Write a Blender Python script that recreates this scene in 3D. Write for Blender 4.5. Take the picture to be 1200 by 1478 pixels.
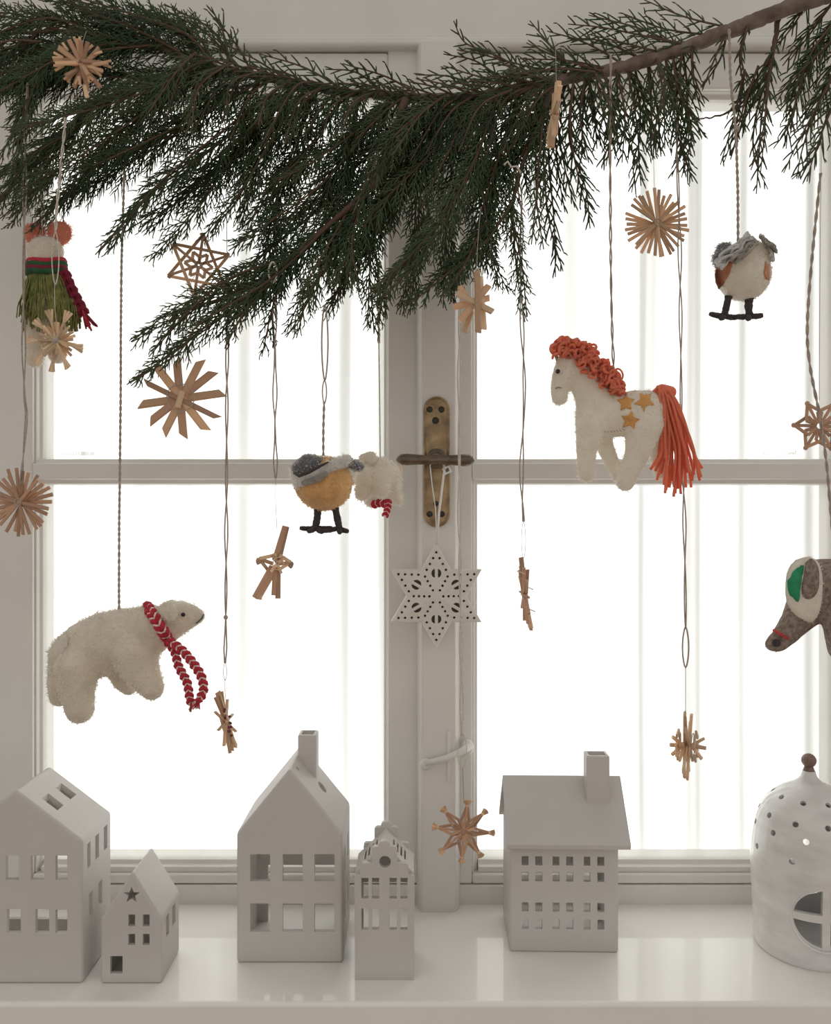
import bpy, bmesh, math, random
import numpy as np
from mathutils import Vector, Matrix

# ------------------------------------------------------------------ camera, world, light
for o in list(bpy.data.objects):
    bpy.data.objects.remove(o)
SC = bpy.context.scene
C = SC.collection
ZC = 1.345            # camera height
F = 1200.0            # focal length in pixels of the 1200 x 1478 frame
SILL_Z = ZC - 0.495
DW = 1.05             # distance to the face of the window sashes

cam_d = bpy.data.cameras.new('camera')
cam_d.sensor_fit = 'HORIZONTAL'
cam_d.sensor_width = 36.0
cam_d.lens = 36.0
cam_d.clip_start = 0.02
cam = bpy.data.objects.new('camera', cam_d)
cam.location = (0, 0, ZC)
cam.rotation_euler = (math.pi / 2, 0, 0)
C.objects.link(cam)
SC.camera = cam

world = bpy.data.worlds.new('room_daylight')
SC.world = world
world.use_nodes = True
bg = world.node_tree.nodes['Background']
bg.inputs[0].default_value = (1.0, 0.955, 0.90, 1)
bg.inputs[1].default_value = 0.57

sun_d = bpy.data.lights.new('daylight', 'SUN')
sun_d.energy = 7.4
sun_d.angle = math.radians(24)
sun_d.color = (1.0, 0.995, 0.985)
sun = bpy.data.objects.new('daylight', sun_d)
sun.location = (1.2, 4, 4)
sun.rotation_euler = Vector((-0.95, -1.0, -0.40)).to_track_quat('-Z', 'Y').to_euler()
C.objects.link(sun)

SC.view_settings.view_transform = 'Standard'
SC.view_settings.look = 'None'
SC.view_settings.gamma = 1
SC.view_settings.exposure = 0.0
SC.view_settings.use_curve_mapping = False
SC.cycles.use_denoising = True
SC.cycles.max_bounces = 8
SC.cycles.transparent_max_bounces = 16


def P(px, py, D):
    """point at distance D in front of the camera for a photograph pixel"""
    return Vector(((px - 600.0) / F * D, D, ZC + (739.0 - py) / F * D))


def S(px, D):
    return px / F * D


# ------------------------------------------------------------------ materials
MATS = {}


def mat(name, col, rough=0.6, var=0.0, vscale=40.0, bump=0.0, bscale=200.0, sheen=0.0,
        metal=0.0, transl=0.0, col2=None, coat=0.0, rnd=0.0, spec=0.5, stretch=None, sss=0.0):
    if name in MATS:
        return MATS[name]
    m = bpy.data.materials.new(name)
    m.use_nodes = True
    nt = m.node_tree
    N, L = nt.nodes, nt.links
    b = N['Principled BSDF']
    out = N['Material Output']
    b.inputs['Base Color'].default_value = (*col, 1)
    b.inputs['Roughness'].default_value = rough
    b.inputs['Metallic'].default_value = metal
    b.inputs['Specular IOR Level'].default_value = spec
    b.inputs['Sheen Weight'].default_value = sheen
    b.inputs['Coat Weight'].default_value = coat
    if sss:
        b.inputs['Subsurface Weight'].default_value = sss
        b.inputs['Subsurface Scale'].default_value = 0.004
    tc = N.new('ShaderNodeTexCoord')
    src = tc.outputs['Object']
    if stretch:
        mp = N.new('ShaderNodeMapping')
        mp.inputs['Scale'].default_value = stretch
        L.new(src, mp.inputs['Vector'])
        src = mp.outputs['Vector']
    if var > 0 or col2 is not None or rnd > 0:
        nz = N.new('ShaderNodeTexNoise')
        nz.inputs['Scale'].default_value = vscale
        nz.inputs['Detail'].default_value = 5
        L.new(src, nz.inputs['Vector'])
        c2 = col2 if col2 is not None else tuple(c * (1 - var) for c in col)
        mx = N.new('ShaderNodeMixRGB')
        mx.inputs[1].default_value = (*col, 1)
        mx.inputs[2].default_value = (*c2, 1)
        rp = N.new('ShaderNodeValToRGB')
        rp.color_ramp.elements[0].position = 0.35
        rp.color_ramp.elements[1].position = 0.68
        L.new(nz.outputs['Fac'], rp.inputs['Fac'])
        L.new(rp.outputs['Color'], mx.inputs[0])
        csock = mx.outputs[0]
        if rnd > 0:
            oi = N.new('ShaderNodeObjectInfo')
            mr = N.new('ShaderNodeMapRange')
            mr.inputs[3].default_value = 1 - rnd
            mr.inputs[4].default_value = 1 + rnd
            L.new(oi.outputs['Random'], mr.inputs[0])
            hs = N.new('ShaderNodeHueSaturation')
            L.new(mr.outputs[0], hs.inputs['Value'])
            L.new(csock, hs.inputs['Color'])
            csock = hs.outputs[0]
        L.new(csock, b.inputs['Base Color'])
    else:
        csock = None
    if bump > 0:
        nb = N.new('ShaderNodeTexNoise')
        nb.inputs['Scale'].default_value = bscale
        nb.inputs['Detail'].default_value = 4
        L.new(src, nb.inputs['Vector'])
        bp = N.new('ShaderNodeBump')
        bp.inputs['Strength'].default_value = bump
        bp.inputs['Distance'].default_value = 0.002
        L.new(nb.outputs['Fac'], bp.inputs['Height'])
        L.new(bp.outputs[0], b.inputs['Normal'])
    if transl > 0:
        tr = N.new('ShaderNodeBsdfTranslucent')
        tr.inputs['Color'].default_value = (*col, 1)
        if csock:
            L.new(csock, tr.inputs['Color'])
        ms = N.new('ShaderNodeMixShader')
        ms.inputs[0].default_value = transl
        L.new(b.outputs[0], ms.inputs[1])
        L.new(tr.outputs[0], ms.inputs[2])
        L.new(ms.outputs[0], out.inputs[0])
    MATS[name] = m
    return m


PAINT = mat('white_gloss_paint', (0.77, 0.745, 0.705), 0.42, var=0.07, vscale=9, bump=0.08, bscale=60)
SILLP = mat('sill_gloss_paint', (0.90, 0.88, 0.84), 0.36, var=0.04, vscale=6, bump=0.03, bscale=25, coat=0.7)
WALLP = mat('wall_plaster', (0.78, 0.76, 0.72), 0.9, var=0.04)
FLOORM = mat('floor_boards_wood', (0.42, 0.30, 0.2), 0.5, var=0.3, vscale=4, stretch=(1, 12, 1))
CERAM = mat('white_matt_ceramic', (0.715, 0.685, 0.66), 0.45, var=0.03, vscale=30, bump=0.06, bscale=300, transl=0.22)
BISQUE = mat('cream_bisque_ceramic', (0.74, 0.70, 0.65), 0.6, var=0.03, vscale=30)
GLAZE = mat('white_crackle_glaze', (0.76, 0.745, 0.73), 0.14, var=0.16, vscale=26, bump=0.10, bscale=40, coat=0.4, stretch=(1, 1, 3))
BRASS = mat('aged_brass', (0.46, 0.33, 0.18), 0.42, metal=0.75, col2=(0.19, 0.13, 0.085), vscale=55, bump=0.15, bscale=180)
BRASSD = mat('dark_bronze', (0.20, 0.155, 0.105), 0.36, metal=0.6, var=0.4, vscale=70)
SCREWM = mat('dark_screw_steel', (0.05, 0.045, 0.04), 0.45, metal=0.6)
STRAW = mat('natural_straw', (0.78, 0.52, 0.32), 0.5, col2=(0.58, 0.35, 0.20), vscale=60, rnd=0.28, transl=0.16, stretch=(1, 8, 8))
STRAWP = mat('pale_straw', (0.84, 0.64, 0.43), 0.5, col2=(0.68, 0.46, 0.28), vscale=60, rnd=0.28, transl=0.16, stretch=(1, 8, 8))
STRAWD = mat('brown_straw', (0.60, 0.36, 0.23), 0.5, col2=(0.42, 0.24, 0.15), vscale=60, rnd=0.25, transl=0.10, stretch=(1, 8, 8))
TWINE = mat('grey_tan_cotton_string', (0.50, 0.42, 0.35), 0.9, var=0.3, vscale=300, bump=0.4, bscale=900)
TWINEW = mat('cream_cotton_string', (0.72, 0.65, 0.56), 0.9, var=0.2, vscale=300, bump=0.4, bscale=900)
THREAD = mat('thin_grey_thread', (0.45, 0.40, 0.36), 0.8)
RIBBON = mat('white_ribbon', (0.85, 0.84, 0.82), 0.6)
FELTW = mat('cream_wool_felt', (0.90, 0.845, 0.745), 0.95, var=0.08, vscale=60, bump=0.55, bscale=420, sheen=0.6, transl=0.34)
FELTB = mat('beige_wool_felt', (0.74, 0.655, 0.53), 0.95, var=0.16, vscale=45, bump=0.6, bscale=420, sheen=0.4)
FELTO = mat('ochre_wool_felt', (0.74, 0.43, 0.17), 0.95, var=0.22, vscale=60, bump=0.6, bscale=420, sheen=0.4)
FELTG = mat('slate_wool_felt', (0.13, 0.13, 0.145), 0.95, var=0.45, vscale=90, bump=0.6, bscale=420, sheen=0.4)
FELTGL = mat('light_grey_wool_felt', (0.66, 0.64, 0.62), 0.95, var=0.3, vscale=90, bump=0.6, bscale=420, sheen=0.4)
FELTGY = mat('grey_brown_wool_yarn', (0.36, 0.33, 0.29), 0.95, var=0.4, vscale=120, bump=0.6, bscale=420, sheen=0.3)
FELTR = mat('rust_wool_felt', (0.62, 0.25, 0.14), 0.95, var=0.3, vscale=90, bump=0.6, bscale=420, sheen=0.3)
FELTP = mat('coral_pink_felt', (0.80, 0.29, 0.19), 0.95, var=0.2, vscale=70, bump=0.6, bscale=420, sheen=0.5, transl=0.25)
FELTE = mat('blush_felt', (0.80, 0.56, 0.45), 0.95, var=0.2, vscale=70, bump=0.6, bscale=420, sheen=0.4)
FELTK = mat('charcoal_wire_wool', (0.065, 0.055, 0.055), 0.9, var=0.3, vscale=120, bump=0.8, bscale=500)
FELTT = mat('brown_tweed_felt', (0.17, 0.12, 0.095), 0.95, col2=(0.36, 0.29, 0.24), vscale=240, bump=0.7, bscale=420)
FELTGR = mat('emerald_felt', (0.03, 0.30, 0.14), 0.95, var=0.35, vscale=80, bump=0.6, bscale=420)
ORANGEY = mat('coral_yarn', (1.0, 0.31, 0.17), 0.9, var=0.12, vscale=150, bump=0.4, bscale=700, sheen=0.5, transl=0.42)
APPL = mat('golden_felt', (0.76, 0.38, 0.11), 0.95, var=0.25, vscale=90, bump=0.6, bscale=420)
MOSS = mat('moss_yarn', (0.13, 0.16, 0.04), 0.95, col2=(0.30, 0.28, 0.10), vscale=140, bump=0.5, bscale=500, transl=0.1)
BURG = mat('burgundy_yarn', (0.22, 0.012, 0.035), 0.9, var=0.3, vscale=120)
REDY = mat('red_yarn', (0.55, 0.03, 0.05), 0.9, var=0.3, vscale=200, bump=0.4, bscale=600)
WHITEY = mat('white_yarn', (0.84, 0.66, 0.62), 0.9)
GREENY = mat('green_yarn', (0.02, 0.10, 0.035), 0.9, var=0.4, vscale=100)
BEAD = mat('dark_red_bead', (0.16, 0.015, 0.02), 0.3)
EYE = mat('black_bead', (0.012, 0.01, 0.01), 0.12)
FUZZ = mat('wool_fibre', (0.86, 0.82, 0.75), 0.9, transl=0.4)
BARK = mat('brown_bark', (0.115, 0.078, 0.06), 0.85, col2=(0.22, 0.165, 0.13), vscale=60, bump=0.8, bscale=150)
TWIGM = mat('reddish_twig', (0.12, 0.07, 0.045), 0.85, var=0.3, vscale=80)
LEAF = mat('cypress_green', (0.036, 0.066, 0.030), 0.55, col2=(0.075, 0.098, 0.042), vscale=14, rnd=0.35, transl=0.10, spec=0.35)
INK = mat('etched_grey_print', (0.42, 0.43, 0.42), 0.6)


def curtain_mat():
    m = bpy.data.materials.new('sheer_white_curtain')
    m.use_nodes = True
    N, L = m.node_tree.nodes, m.node_tree.links
    N.remove(N['Principled BSDF'])
    out = N['Material Output']
    tc = N.new('ShaderNodeTexCoord')
    mp = N.new('ShaderNodeMapping')
    mp.inputs['Scale'].default_value = (700, 1, 260)
    nz = N.new('ShaderNodeTexNoise')
    nz.inputs['Scale'].default_value = 1.0
    nz.inputs['Detail'].default_value = 2
    L.new(tc.outputs['Object'], mp.inputs[0])
    L.new(mp.outputs[0], nz.inputs[0])
    mx = N.new('ShaderNodeMixRGB')
    mx.inputs[1].default_value = (0.90, 0.90, 0.885, 1)
    mx.inputs[2].default_value = (0.97, 0.97, 0.965, 1)
    L.new(nz.outputs['Fac'], mx.inputs[0])
    d = N.new('ShaderNodeBsdfDiffuse')
    t = N.new('ShaderNodeBsdfTranslucent')
    L.new(mx.outputs[0], d.inputs[0])
    L.new(mx.outputs[0], t.inputs[0])
    ms = N.new('ShaderNodeMixShader')
    ms.inputs[0].default_value = 0.62
    L.new(d.outputs[0], ms.inputs[1])
    L.new(t.outputs[0], ms.inputs[2])
    L.new(ms.outputs[0], out.inputs[0])
    return m


def glass_mat():
    m = bpy.data.materials.new('window_glass')
    m.use_nodes = True
    N, L = m.node_tree.nodes, m.node_tree.links
    N.remove(N['Principled BSDF'])
    out = N['Material Output']
    t = N.new('ShaderNodeBsdfTransparent')
    t.inputs[0].default_value = (0.985, 0.995, 0.99, 1)
    g = N.new('ShaderNodeBsdfGlossy')
    g.inputs['Roughness'].default_value = 0.02
    lw = N.new('ShaderNodeLayerWeight')
    lw.inputs[0].default_value = 0.5
    pw = N.new('ShaderNodeMath')
    pw.operation = 'POWER'
    pw.inputs[1].default_value = 5
    L.new(lw.outputs['Facing'], pw.inputs[0])
    fr = N.new('ShaderNodeMath')
    fr.operation = 'MULTIPLY_ADD'
    fr.inputs[1].default_value = 0.6
    fr.inputs[2].default_value = 0.025
    L.new(pw.outputs[0], fr.inputs[0])
    ms = N.new('ShaderNodeMixShader')
    L.new(fr.outputs[0], ms.inputs[0])
    L.new(t.outputs[0], ms.inputs[1])
    L.new(g.outputs[0], ms.inputs[2])
    L.new(ms.outputs[0], out.inputs[0])
    return m


CURT = curtain_mat()
GLASS = glass_mat()


# ------------------------------------------------------------------ helpers
def empty(name, loc, label=None, cat=None, group=None, kind=None, rotz=0.0):
    o = bpy.data.objects.new(name, None)
    o.empty_display_size = 0.02
    o.location = loc
    o.rotation_euler = (0, 0, rotz)
    C.objects.link(o)
    tag(o, label, cat, group, kind)
    return o


def tag(o, label=None, cat=None, group=None, kind=None):
    if label:
        o['label'] = label
    if cat:
        o['category'] = cat
    if group:
        o['group'] = group
    if kind:
        o['kind'] = kind
    return o


def gloc(o):
    v = Vector((0, 0, 0))
    while o is not None:
        v += o.location
        o = o.parent
    return v


def link(name, me, parent=None, local=False):
    o = bpy.data.objects.new(name, me)
    C.objects.link(o)
    if parent is not None:
        o.parent = parent
    return o


class MB:
    """collects geometry in world coordinates (or local ones) for one mesh object"""

    def __init__(self):
        self.v, self.f, self.m = [], [], []

    def add(self, verts, faces, mi=0):
        n = len(self.v)
        self.v.extend([tuple(v) for v in verts])
        self.f.extend([tuple(i + n for i in f) for f in faces])
        self.m.extend([mi] * len(faces))
        return self

    def box(self, lo, hi, mi=0):
        x0, y0, z0 = lo
        x1, y1, z1 = hi
        return self.add([(x0, y0, z0), (x1, y0, z0), (x1, y1, z0), (x0, y1, z0),
                         (x0, y0, z1), (x1, y0, z1), (x1, y1, z1), (x0, y1, z1)],
                        [(0, 3, 2, 1), (4, 5, 6, 7), (0, 1, 5, 4), (1, 2, 6, 5), (2, 3, 7, 6), (3, 0, 4, 7)], mi)

    def tube(self, pts, r, sides=6, mi=0, closed=False, flat=1.0):
        pts = [Vector(p) for p in pts]
        n = len(pts)
        if n < 2:
            return self
        rs = r if hasattr(r, '__len__') else [r] * n
        up = None
        vs, fs = [], []
        for i, p in enumerate(pts):
            if closed:
                t = pts[(i + 1) % n] - pts[i - 1]
            else:
                t = pts[min(i + 1, n - 1)] - pts[max(i - 1, 0)]
            if t.length < 1e-9:
                t = Vector((0, 0, 1))
            t.normalize()
            if up is None:
                a = Vector((0, 1, 0)) if abs(t.y) < 0.9 else Vector((1, 0, 0))
                up = (a - t * a.dot(t)).normalized()
            else:
                up = up - t * up.dot(t)
                if up.length < 1e-6:
                    a = Vector((1, 0, 0))
                    up = a - t * a.dot(t)
                up.normalize()
            sd = t.cross(up)
            for k in range(sides):
                an = 2 * math.pi * k / sides
                vs.append(p + (sd * math.cos(an) + up * math.sin(an) * flat) * rs[i])
        m = n if closed else n - 1
        for i in range(m):
            j = (i + 1) % n
            for k in range(sides):
                k2 = (k + 1) % sides
                fs.append((i * sides + k, i * sides + k2, j * sides + k2, j * sides + k))
        if not closed:
            fs.append(tuple(range(sides))[::-1])
            fs.append(tuple((n - 1) * sides + k for k in range(sides)))
        return self.add(vs, fs, mi)

    def sphere(self, c, r, seg=12, rings=8, mi=0, scale=(1, 1, 1)):
        c = Vector(c)
        vs = [c + Vector((0, 0, r * scale[2]))]
        for i in range(1, rings):
            a = math.pi * i / rings
            for k in range(seg):
                b = 2 * math.pi * k / seg
                vs.append(c + Vector((r * math.sin(a) * math.cos(b) * scale[0], r * math.sin(a) * math.sin(b) * scale[1], r * math.cos(a) * scale[2])))
        vs.append(c - Vector((0, 0, r * scale[2])))
        fs = []
        for k in range(seg):
            fs.append((0, 1 + k, 1 + (k + 1) % seg))
            for i in range(rings - 2):
                a0, b0 = 1 + i * seg + k, 1 + i * seg + (k + 1) % seg
                fs.append((a0, a0 + seg, b0 + seg, b0))
            e = 1 + (rings - 2) * seg
            fs.append((e + k, len(vs) - 1, e + (k + 1) % seg))
        return self.add(vs, fs, mi)

    def mesh(self, name, off=(0, 0, 0)):
        me = bpy.data.meshes.new(name)
        ox, oy, oz = off
        me.from_pydata([(x - ox, y - oy, z - oz) for x, y, z in self.v], [], self.f)
        return me

    def build(self, name, mats, parent=None, smooth=True, local=False, angle=None, bevel=0.0, wn=False):
        off = (0, 0, 0)
        if parent is not None and not local:
            off = gloc(parent)
        me = self.mesh(name, off)
        if not isinstance(mats, (list, tuple)):
            mats = [mats]
        for m in mats:
            me.materials.append(m)
        if len(mats) > 1:
            me.polygons.foreach_set('material_index', self.m)
        bm = bmesh.new()
        bm.from_mesh(me)
        bmesh.ops.recalc_face_normals(bm, faces=bm.faces)
        bm.to_mesh(me)
        bm.free()
        if smooth:
            me.shade_smooth()
            if angle:
                me.set_sharp_from_angle(angle=math.radians(angle))
        o = link(name, me, parent)
        if bevel > 0:
            b = o.modifiers.new('bevel', 'BEVEL')
            b.width = bevel
            b.segments = 3
            b.limit_method = 'ANGLE'
            b.angle_limit = math.radians(35)
        return o


def smooth_path(pts, n):
    """Catmull-Rom through pts, n samples"""
    p = np.array([list(q) for q in pts], float)
    if len(p) == 2:
        t = np.linspace(0, 1, n)[:, None]
        return p[0] * (1 - t) + p[1] * t
    q = np.vstack([2 * p[0] - p[1], p, 2 * p[-1] - p[-2]])
    seg = np.linalg.norm(np.diff(p, axis=0), axis=1)
    cum = np.concatenate([[0], np.cumsum(seg)])
    u = np.linspace(0, cum[-1], n)
    i = np.clip(np.searchsorted(cum, u, side='right') - 1, 0, len(seg) - 1)
    t = ((u - cum[i]) / np.maximum(seg[i], 1e-9))[:, None]
    a, b, c, d = q[i], q[i + 1], q[i + 2], q[i + 3]
    return 0.5 * ((2 * b) + (-a + c) * t + (2 * a - 5 * b + 4 * c - d) * t ** 2 + (-a + 3 * b - 3 * c + d) * t ** 3)


def PP(pts, D):
    """pixel polyline -> world points; a pixel may carry its own distance"""
    return [P(p[0], p[1], p[2] if len(p) > 2 else D) for p in pts]


def bake(me, mods):
    """apply modifiers to a temporary object, return the evaluated mesh"""
    t = bpy.data.objects.new('tmp', me)
    C.objects.link(t)
    extra = mods(t) or []
    dg = bpy.context.evaluated_depsgraph_get()
    dg.update()
    out = bpy.data.meshes.new_from_object(t.evaluated_get(dg), preserve_all_data_layers=True, depsgraph=dg)
    bpy.data.objects.remove(t)
    for e in extra:
        bpy.data.objects.remove(e)
    return out


def blob(chains, name, material, parent, voxel=0.0016, smooth=7, lumps=0.0):
    """continuous felt body: chains of (x, y, D, r) spheres in photograph pixels and distances"""
    mb = MB()
    for ch in chains:
        pr = None
        for c in ch:
            p = P(c[0], c[1], c[2])
            r = S(c[3], c[2])
            sc = c[4] if len(c) > 4 else (1, 1, 1)
            if pr is not None:
                q, rq, sq = pr
                d = (p - q).length
                k = max(1, int(d / (0.25 * min(r, rq) + 1e-5)))
                for i in range(1, k):
                    t = i / k
                    mb.sphere(q.lerp(p, t), rq + (r - rq) * t, 14, 9, 0, tuple(a + (b - a) * t for a, b in zip(sq, sc)))
            mb.sphere(p, r, 14, 9, 0, sc)
            pr = (p, r, sc)
    me = mb.mesh('t', gloc(parent))

    def mods(o):
        m = o.modifiers.new('r', 'REMESH')
        m.mode = 'VOXEL'
        m.voxel_size = voxel
        s = o.modifiers.new('s', 'SMOOTH')
        s.iterations = smooth
        s.factor = 0.5
    out = bake(me, mods)
    out.name = name
    out.materials.clear()
    out.materials.append(material)
    if lumps > 0:
        n = len(out.vertices)
        co = np.empty(n * 3, np.float32)
        out.vertices.foreach_get('co', co)
        co = co.reshape(-1, 3)
        no = np.empty(n * 3, np.float32)
        out.vertices.foreach_get('normal', no)
        no = no.reshape(-1, 3)
        rs = np.random.RandomState(3)
        k = rs.normal(size=(14, 3)) * 260
        ph = rs.uniform(0, 6.28, 14)
        w = np.sin(co @ k.T + ph).sum(1) / 14
        out.vertices.foreach_set('co', (co + no * (w * lumps * 2)[:, None]).ravel())
    out.shade_smooth()
    return link(name, out, parent)


def fuzz(o, n, length=0.0025, seed=0, material=None, width=0.00016):
    """short wool fibres standing off a felt surface"""
    me = o.data
    me.calc_loop_triangles()
    nt = len(me.loop_triangles)
    tri = np.empty(nt * 3, np.int32)
    me.loop_triangles.foreach_get('vertices', tri)
    tri = tri.reshape(-1, 3)
    co = np.empty(len(me.vertices) * 3, np.float32)
    me.vertices.foreach_get('co', co)
    co = co.reshape(-1, 3)
    a, b, c = co[tri[:, 0]], co[tri[:, 1]], co[tri[:, 2]]
    cr = np.cross(b - a, c - a)
    ar = np.linalg.norm(cr, axis=1)
    rs = np.random.RandomState(seed)
    idx = rs.choice(nt, n, p=ar / ar.sum())
    u, v = rs.rand(n, 1), rs.rand(n, 1)
    fl = (u + v) > 1
    u, v = np.where(fl, 1 - u, u), np.where(fl, 1 - v, v)
    p = a[idx] + (b - a)[idx] * u + (c - a)[idx] * v
    nn = cr[idx] / np.maximum(ar[idx], 1e-12)[:, None]
    d = nn + rs.normal(size=(n, 3)) * 0.75
    d /= np.linalg.norm(d, axis=1)[:, None]
    L = length * rs.uniform(0.4, 1.3, (n, 1))
    s = np.cross(d, rs.normal(size=(n, 3)))
    s /= np.linalg.norm(s, axis=1)[:, None]
    bend = rs.normal(size=(n, 3)) * L * 0.35
    V = np.stack([p - s * width, p + s * width, p + d * L * 0.6 + s * width * .7, p + d * L + bend], 1).reshape(-1, 3)
    i = np.arange(n) * 4
    Fc = np.concatenate([np.stack([i, i + 1, i + 2], 1), np.stack([i, i + 2, i + 3], 1)])
    m2 = bpy.data.meshes.new('felt_fuzz')
    m2.from_pydata(V.tolist(), [], Fc.tolist())
    m2.materials.append(material or FUZZ)
    f = link('felt_fuzz', m2, o)
    f['kind'] = 'stuff'
    return f


def cord(parent, pts, name='string', r=0.0008, sep=0.0009, pitch=0.030, material=None, loose=0.0, seed=0, D=None, sides=5, step=0.0022):
    """hanging string of two strands laid around each other"""
    if D is not None:
        pts = PP(pts, D)
    L = sum((Vector(pts[i + 1]) - Vector(pts[i])).length for i in range(len(pts) - 1))
    n = max(6, int(L / step))
    c = smooth_path(pts, n)
    rs = random.Random(seed)
    ph = rs.uniform(0, 6)
    mb = MB()
    T = np.gradient(c, axis=0)
    T /= np.linalg.norm(T, axis=1)[:, None] + 1e-12
    e1 = np.cross(T, [0.0, 1.0, 0.02])
    e1 /= np.linalg.norm(e1, axis=1)[:, None] + 1e-12
    e2 = np.cross(T, e1)
    s = np.linspace(0, L, n)
    for k in (0, 1):
        th = ph + math.pi * k + 2 * math.pi * s / pitch
        sp = sep + loose * 0.35 * (1 + np.sin(s / L * 17 + ph * 2)) * np.minimum(1, np.minimum(s, L - s) / 0.02)
        q = c + e1 * (np.cos(th) * sp)[:, None] + e2 * (np.sin(th) * sp)[:, None]
        mb.tube(q.tolist(), r, sides)
    return mb.build(name, material or TWINE, parent)


def thread(parent, pts, D=None, r=0.00035, name='thread', material=None):
    if D is not None:
        pts = PP(pts, D)
    L = sum((Vector(pts[i + 1]) - Vector(pts[i])).length for i in range(len(pts) - 1))
    c = smooth_path(pts, max(5, int(L / 0.004)))
    return MB().tube(c.tolist(), r, 5).build(name, material or THREAD, parent)


def loop_cord(parent, x, y0, y1, w, D, r=0.0007, name='string_loop', material=None):
    """narrow hanging loop: two strands that part and close at the bottom"""
    n = 26
    L, R = [], []
    for i in range(n + 1):
        t = i / n
        y = y0 + (y1 - y0) * t
        d = w * 0.5 * math.sin(math.pi * min(1, t * 1.0)) ** 0.6
        L.append(P(x - d, y, D))
        R.append(P(x + d, y, D - 0.001))
    pts = L + R[::-1][1:]
    return MB().tube(pts, r, 5).build(name, material or TWINE, parent)


# ------------------------------------------------------------------ the setting
win = empty('window_1', P(630, 1307, DW + .02), 'white double casement window with glazing bars and sheer curtains behind', None, None, 'structure')


def wx(px, D=DW):
    return (px - 600) / F * D


def wz(py, D=DW):
    return ZC + (739 - py) / F * D


def bar(name, x0, y0, x1, y1, d0=DW, d1=DW + 0.05, bevel=0.002, parent=win, material=PAINT):
    """box member of the window: pixel rectangle on the sash face, from distance d0 back to d1"""
    mb = MB().box((wx(x0), d0, wz(y1)), (wx(x1), d1, wz(y0)))
    return mb.build(name, material, parent, smooth=True, angle=40, bevel=bevel)


def profile_bar(name, horiz, a0, a1, centre, prof, parent=win):
    """moulded bar: prof is a list of (offset px from centre, distance)"""
    mb = MB()
    k = len(prof)
    vs = []
    for a in (a0, a1):
        for off, d in prof:
            if horiz:
                vs.append((wx(a), d, wz(centre + off)))
            else:
                vs.append((wx(centre + off), d, wz(a)))
    fs = [(i, (i + 1) % k, k + (i + 1) % k, k + i) for i in range(k)]
    fs += [tuple(range(k))[::-1], tuple(range(k, 2 * k))]
    mb.add(vs, fs)
    return mb.build(name, PAINT, parent, smooth=False, bevel=0.0008)


GD = DW + 0.022      # distance of the panes
BACK = DW + 0.045
# sashes: (stile outer left, glass left, glass right, stile outer right)
for (sl, gl, gr, sr) in ((-60, 56, 553, 612), (656, 691, 1207, 1330)):
    bar('stile', sl, 70, gl - 9, 1276, bevel=0.0025)
    bar('stile', gr + 7, 70, sr, 1276, bevel=0.0025)
    bar('top_rail', gl - 9, 76, gr + 7, 128, bevel=0.0025)
    bar('bottom_rail', gl - 9, 1262, gr + 7, 1276, bevel=0.0025)
    # glazing bar between the upper and the lower pane
    profile_bar('glazing_bar', True, gl - 9, gr + 7, 680,
                [(-19, GD - .002), (-18, DW + .010), (-12, DW + .007), (-11, DW), (11, DW), (12, DW + .007), (18, DW + .010), (19, GD - .002), (19, BACK), (-19, BACK)])
    # glazing beads
    for x in (gl, gr):
        s = 1 if x == gl else -1
        profile_bar('glazing_bead', False, 128, 1262, x, [(-9 * s, DW + .006), (-6 * s, DW + .006), (-5 * s, DW + .012), (-1 * s, DW + .014), (0, GD - .002), (0, BACK), (-9 * s, BACK)])
    for y, s in ((137, 1), (1246, -1)):
        profile_bar('glazing_bead', True, gl, gr, y, [(-16 * s, DW + .006), (-8 * s, DW + .006), (-7 * s, DW + .012), (-1 * s, DW + .014), (0, GD - .002), (0, BACK), (-16 * s, BACK)])
    for y0, y1 in ((130, 662), (698, 1250)):
        o = bar('pane', gl - 3, y0, gr + 3, y1, GD, GD + .004, 0, material=GLASS)
# frame head and the moulding below it
bar('head', -160, -70, 1420, 58, DW - .006, BACK, 0.002)
bar('head_moulding', -160, 60, 1420, 74, DW - .014, BACK, 0.004)
bar('frame_sill', -160, 1277, 1420, 1310, DW - .002, BACK + .03, 0.002)
bar('jamb', -160, 58, -62, 1310, DW - .006, BACK, 0.002)
bar('jamb', 1332, 58, 1420, 1310, DW - .006, BACK, 0.002)
# cover strip over the meeting of the sashes
cs = MB()
xs = [602, 606, 609, 656, 659, 664]
ds = [DW - .004, DW - .018, DW - .022, DW - .022, DW - .018, DW - .004]
vs = []
for y in (72, 1306):
    vs += [(wx(x), d, wz(y)) for x, d in zip(xs, ds)] + [(wx(664), DW, wz(y)), (wx(602), DW, wz(y))]
k = 8
cs.add(vs, [(i, (i + 1) % k, k + (i + 1) % k, k + i) for i in range(k)] + [tuple(range(k))[::-1], tuple(range(k, 2 * k))])
cs.build('cover_strip', PAINT, win, smooth=True, angle=30, bevel=0.0015)

# window sill
sl = MB().box((-1.0, 0.838, SILL_Z - 0.035), (1.0, DW + .03, SILL_Z))
sl.build('window_sill', SILLP, win, smooth=True, angle=40, bevel=0.004)

# the print on the two upper panes, mirrored on the right one
for (x, y, flip) in ((87, 657, 1), (1150, 656, -1)):
    cu = bpy.data.curves.new('glass_print', 'FONT')
    cu.body = 'Tempo O 1 1 20021200'
    cu.size = 0.0062
    cu.extrude = 0.00005
    to = bpy.data.objects.new('glass_print', cu)
    C.objects.link(to)
    to.parent = win
    to.location = P(x, y, GD - .0006) - win.location
    to.rotation_euler = (math.pi / 2, 0, 0)
    to.scale = (flip * .72, 1, 1)
    cu.materials.append(INK)

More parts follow.
